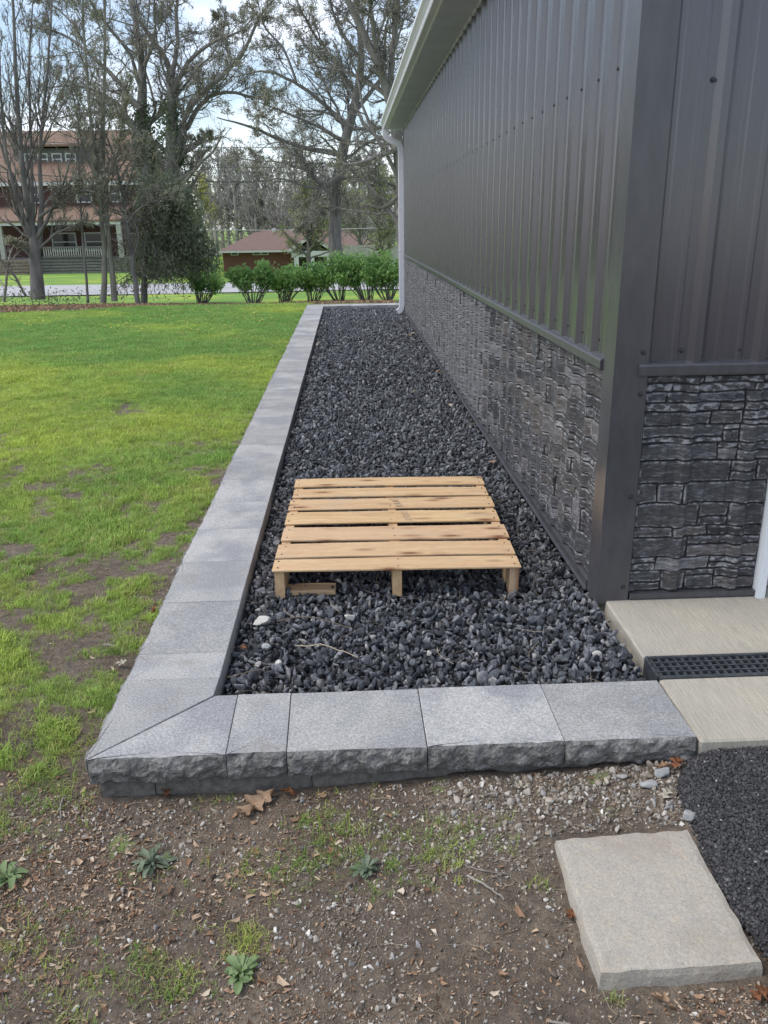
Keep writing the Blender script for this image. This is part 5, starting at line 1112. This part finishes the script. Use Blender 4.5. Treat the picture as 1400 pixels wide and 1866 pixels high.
b = MB(); b.box(gx0+.1, gx1-.1, D-1.3, D-.95, ze-.55, ze-.1); b.obj('porch_beam', M['trim_white'], RH)
for u0 in (541, 569, 600): b = MB(); b.box(rx_(u0)-.18, rx_(u0)+.18, D-1.3, D-1., zb-1, ze-.552); b.obj('porch_post', M['trim_white'], RH)
b = MB(); b.box(rx_(545), rx_(598), D-.05, D-.004, zb, ze-.6); b.obj('porch_glazing', M['window_dark'], RH)
kk = (D)/52.
for u0, u1 in ((420, 434), (460, 475), (476, 489)):
    b = MB(); b.box(rx_(u0), rx_(u1), D-.06, D-.004, rz_(463.5), rz_(456.5)); o = b.obj('window', M['trim_white'], RH); b = MB(); b.box(rx_(u0)+.08, rx_(u1)-.08, D-.075, D-.0602, rz_(462.2), rz_(457.6)); b.obj('pane', M['window_dark'], o)
for u0, w_, h_ in ((498, 6, 5), (532, 4, 3), (560, 7, 5), (470, 2, 7)):
    zz = zk-.1; xx = rx_(u0)*(D+4.2)/D; b = MB(); b.box(xx, xx+w_*.05, D+3.9, D+4.3, zz-.1, zz+h_*.06); b.obj('roof_vent', M['trim_white' if w_ > 2 else 'house_grey'], RH)
# board fence on the right
D = 52.; FE = thing('board_fence', 'weathered grey vertical board fence behind the hedge on the right', 'fence', at(675, 480, D))
fz = lambda v_: float(at(670, v_, D)[2]); xx = float(at(612, 450, D)[0]); xe = float(at(790, 450, D)[0])
k = 0
while xx < xe:
    b = MB(); b.box(xx, xx+.145, D+.01*(k % 2), D+.025+.01*(k % 2), fz(488), fz(446.5)+.02*math.sin(k*2.3)); b.obj('board', M['fence_wood'], FE); xx += .15; k += 1
# power lines
for i, (v0, v1, D, lb, m, rr) in enumerate(((268, 266, 38.5, 'topmost power line crossing the sky behind the trees', 'wire', .014), (302, 305, 39, 'middle power line crossing the sky behind the trees', 'wire', .011), (329, 330, 39.5, 'lowest dark power line above the far woods', 'wire', .018), (417, 419, 56, 'pale cable strung just above the ranch roof', 'wire_pale', .02))):
    a = at(100, v0, D); c = at(740, v1, D); d = (c-a); P = np.array([a+d*t-np.array([0, 0, 1])*(.25*(1-(2*t-1)**2*.9)-.2) for t in np.linspace(-2.5, 3.5, 40)]); v, f = tubes(P[None], np.full((1, 40), rr), 5); obj('power_line', v, f, M[m], None, org=P[0], label=lb, cat='power line')

# ------------------------------------------------------------------ woods behind
def far_tree_mesh(seed, H, leafy):
    r = np.random.default_rng(seed); q = np.array([[0, 0, -1.], [.05, 0, H*.25], [r.normal()*.2, 0, H*.55], [r.normal()*.4, 0, H]]); p, rr = resample(q, [.22, .18, .12, .03], 12); tr_ = tubes(p[None], rr[None], 6)
    P, Rr = p[None], rr[None]; cr_ = []
    for per, t0, a, lm, rm, N_ in ((22, .28, .65, .34, .5, 7), (7, .15, .6, .45, .6, 5), (5, .1, .6, .5, .7, 4)):
        s0, d, ln, r2 = spawn(P, Rr, per, t0, a, lm, rm, r, .25); P, Rr = grow(s0, d, ln, np.maximum(r2, .02), N_, .16, .08, r, .5); cr_.append(tubes(P, Rr, 3))
    E_ = P.reshape(-1, 3); c_ = E_[r.integers(0, len(E_), int(len(E_)*leafy))]+r.normal(size=(int(len(E_)*leafy), 3))*.15
    return mesh('trunk', *tr_), mesh('crown', *join(cr_)), mesh('buds', *quads(c_, .09, r, .6))
FT = [far_tree_mesh(700+i, (8.6, 7.8, 9.4, 8.2)[i], (.12, .2, .12, .5)[i]) for i in range(4)]
r = np.random.default_rng(77); leafm = ['buds_far', 'buds_green', 'buds_far', 'buds_yellow']
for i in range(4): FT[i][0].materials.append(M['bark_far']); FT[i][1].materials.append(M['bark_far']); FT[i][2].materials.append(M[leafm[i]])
spots = [(372, 84, 3)]+[(385+i*11.5+r.uniform(-5, 5), r.uniform(80, 100), int(r.choice([0, 2, 0, 1, 2, 0]))) for i in range(32)]+[(-40+i*26+r.uniform(-8, 8), r.uniform(74, 92), int(r.choice([0, 1, 2]))) for i in range(15)]
for i, (u, D, k) in enumerate(spots):
    b0 = at(u, 450, D); b0[2] = float(gz(b0[0], b0[1])); lb = 'yellow-green budding tree in the far woods right of the cedar' if i == 0 else ('bare tree in the far woods behind the ranch house' if i < 33 else 'bare tree in the woods behind the brick house')
    t = thing('woodland_tree', lb, 'tree', b0, None if i == 0 else ('bare trees of the woods behind the ranch house' if i < 33 else 'bare trees behind the brick house')); s_ = r.uniform(.85, 1.12); t.scale = (s_, s_, s_*(1.08 if i else .95)); t.rotation_euler = (0, 0, r.uniform(0, 6.28))
    link('trunk', FT[k][0], None, t); c = link('crown', FT[k][1], None, t); o = link('buds', FT[k][2], None, c); o['kind'] = 'stuff'
# budding brush that closes the view at the foot of the woods
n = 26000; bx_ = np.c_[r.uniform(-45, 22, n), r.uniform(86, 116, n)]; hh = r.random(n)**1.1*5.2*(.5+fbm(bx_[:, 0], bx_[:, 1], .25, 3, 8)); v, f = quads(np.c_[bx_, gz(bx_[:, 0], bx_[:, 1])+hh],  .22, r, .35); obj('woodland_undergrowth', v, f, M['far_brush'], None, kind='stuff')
for u, D, s_, lb, m in ((560, 46, 1., 'pale green budding small tree left of the oak trunk', 'buds_green'), (690, 44, 1.05, 'pale green budding small tree behind the fence on the right', 'buds_green'), (655, 60, 1.2, 'tall budding tree behind the oak trunk', 'buds')):
    b0 = at(u, 450, D); b0[2] = float(gz(b0[0], b0[1])); H = (4.6 if D < 50 else 6.5)*s_
    pts = [b0, b0+[.1, 0, H*.3], b0+[.0, .1, H*.6], b0+[.2, 0, H]]; tree('budding_tree', lb, [(pts, [.14, .11, .07, .02])], int(u), [(26, .2, .8, .42, .5), (8, .1, .7, .5, .6), (5, .1, .7, .5, .7)], m, .5, .05, 'bark', minr=.01, wander=.2)
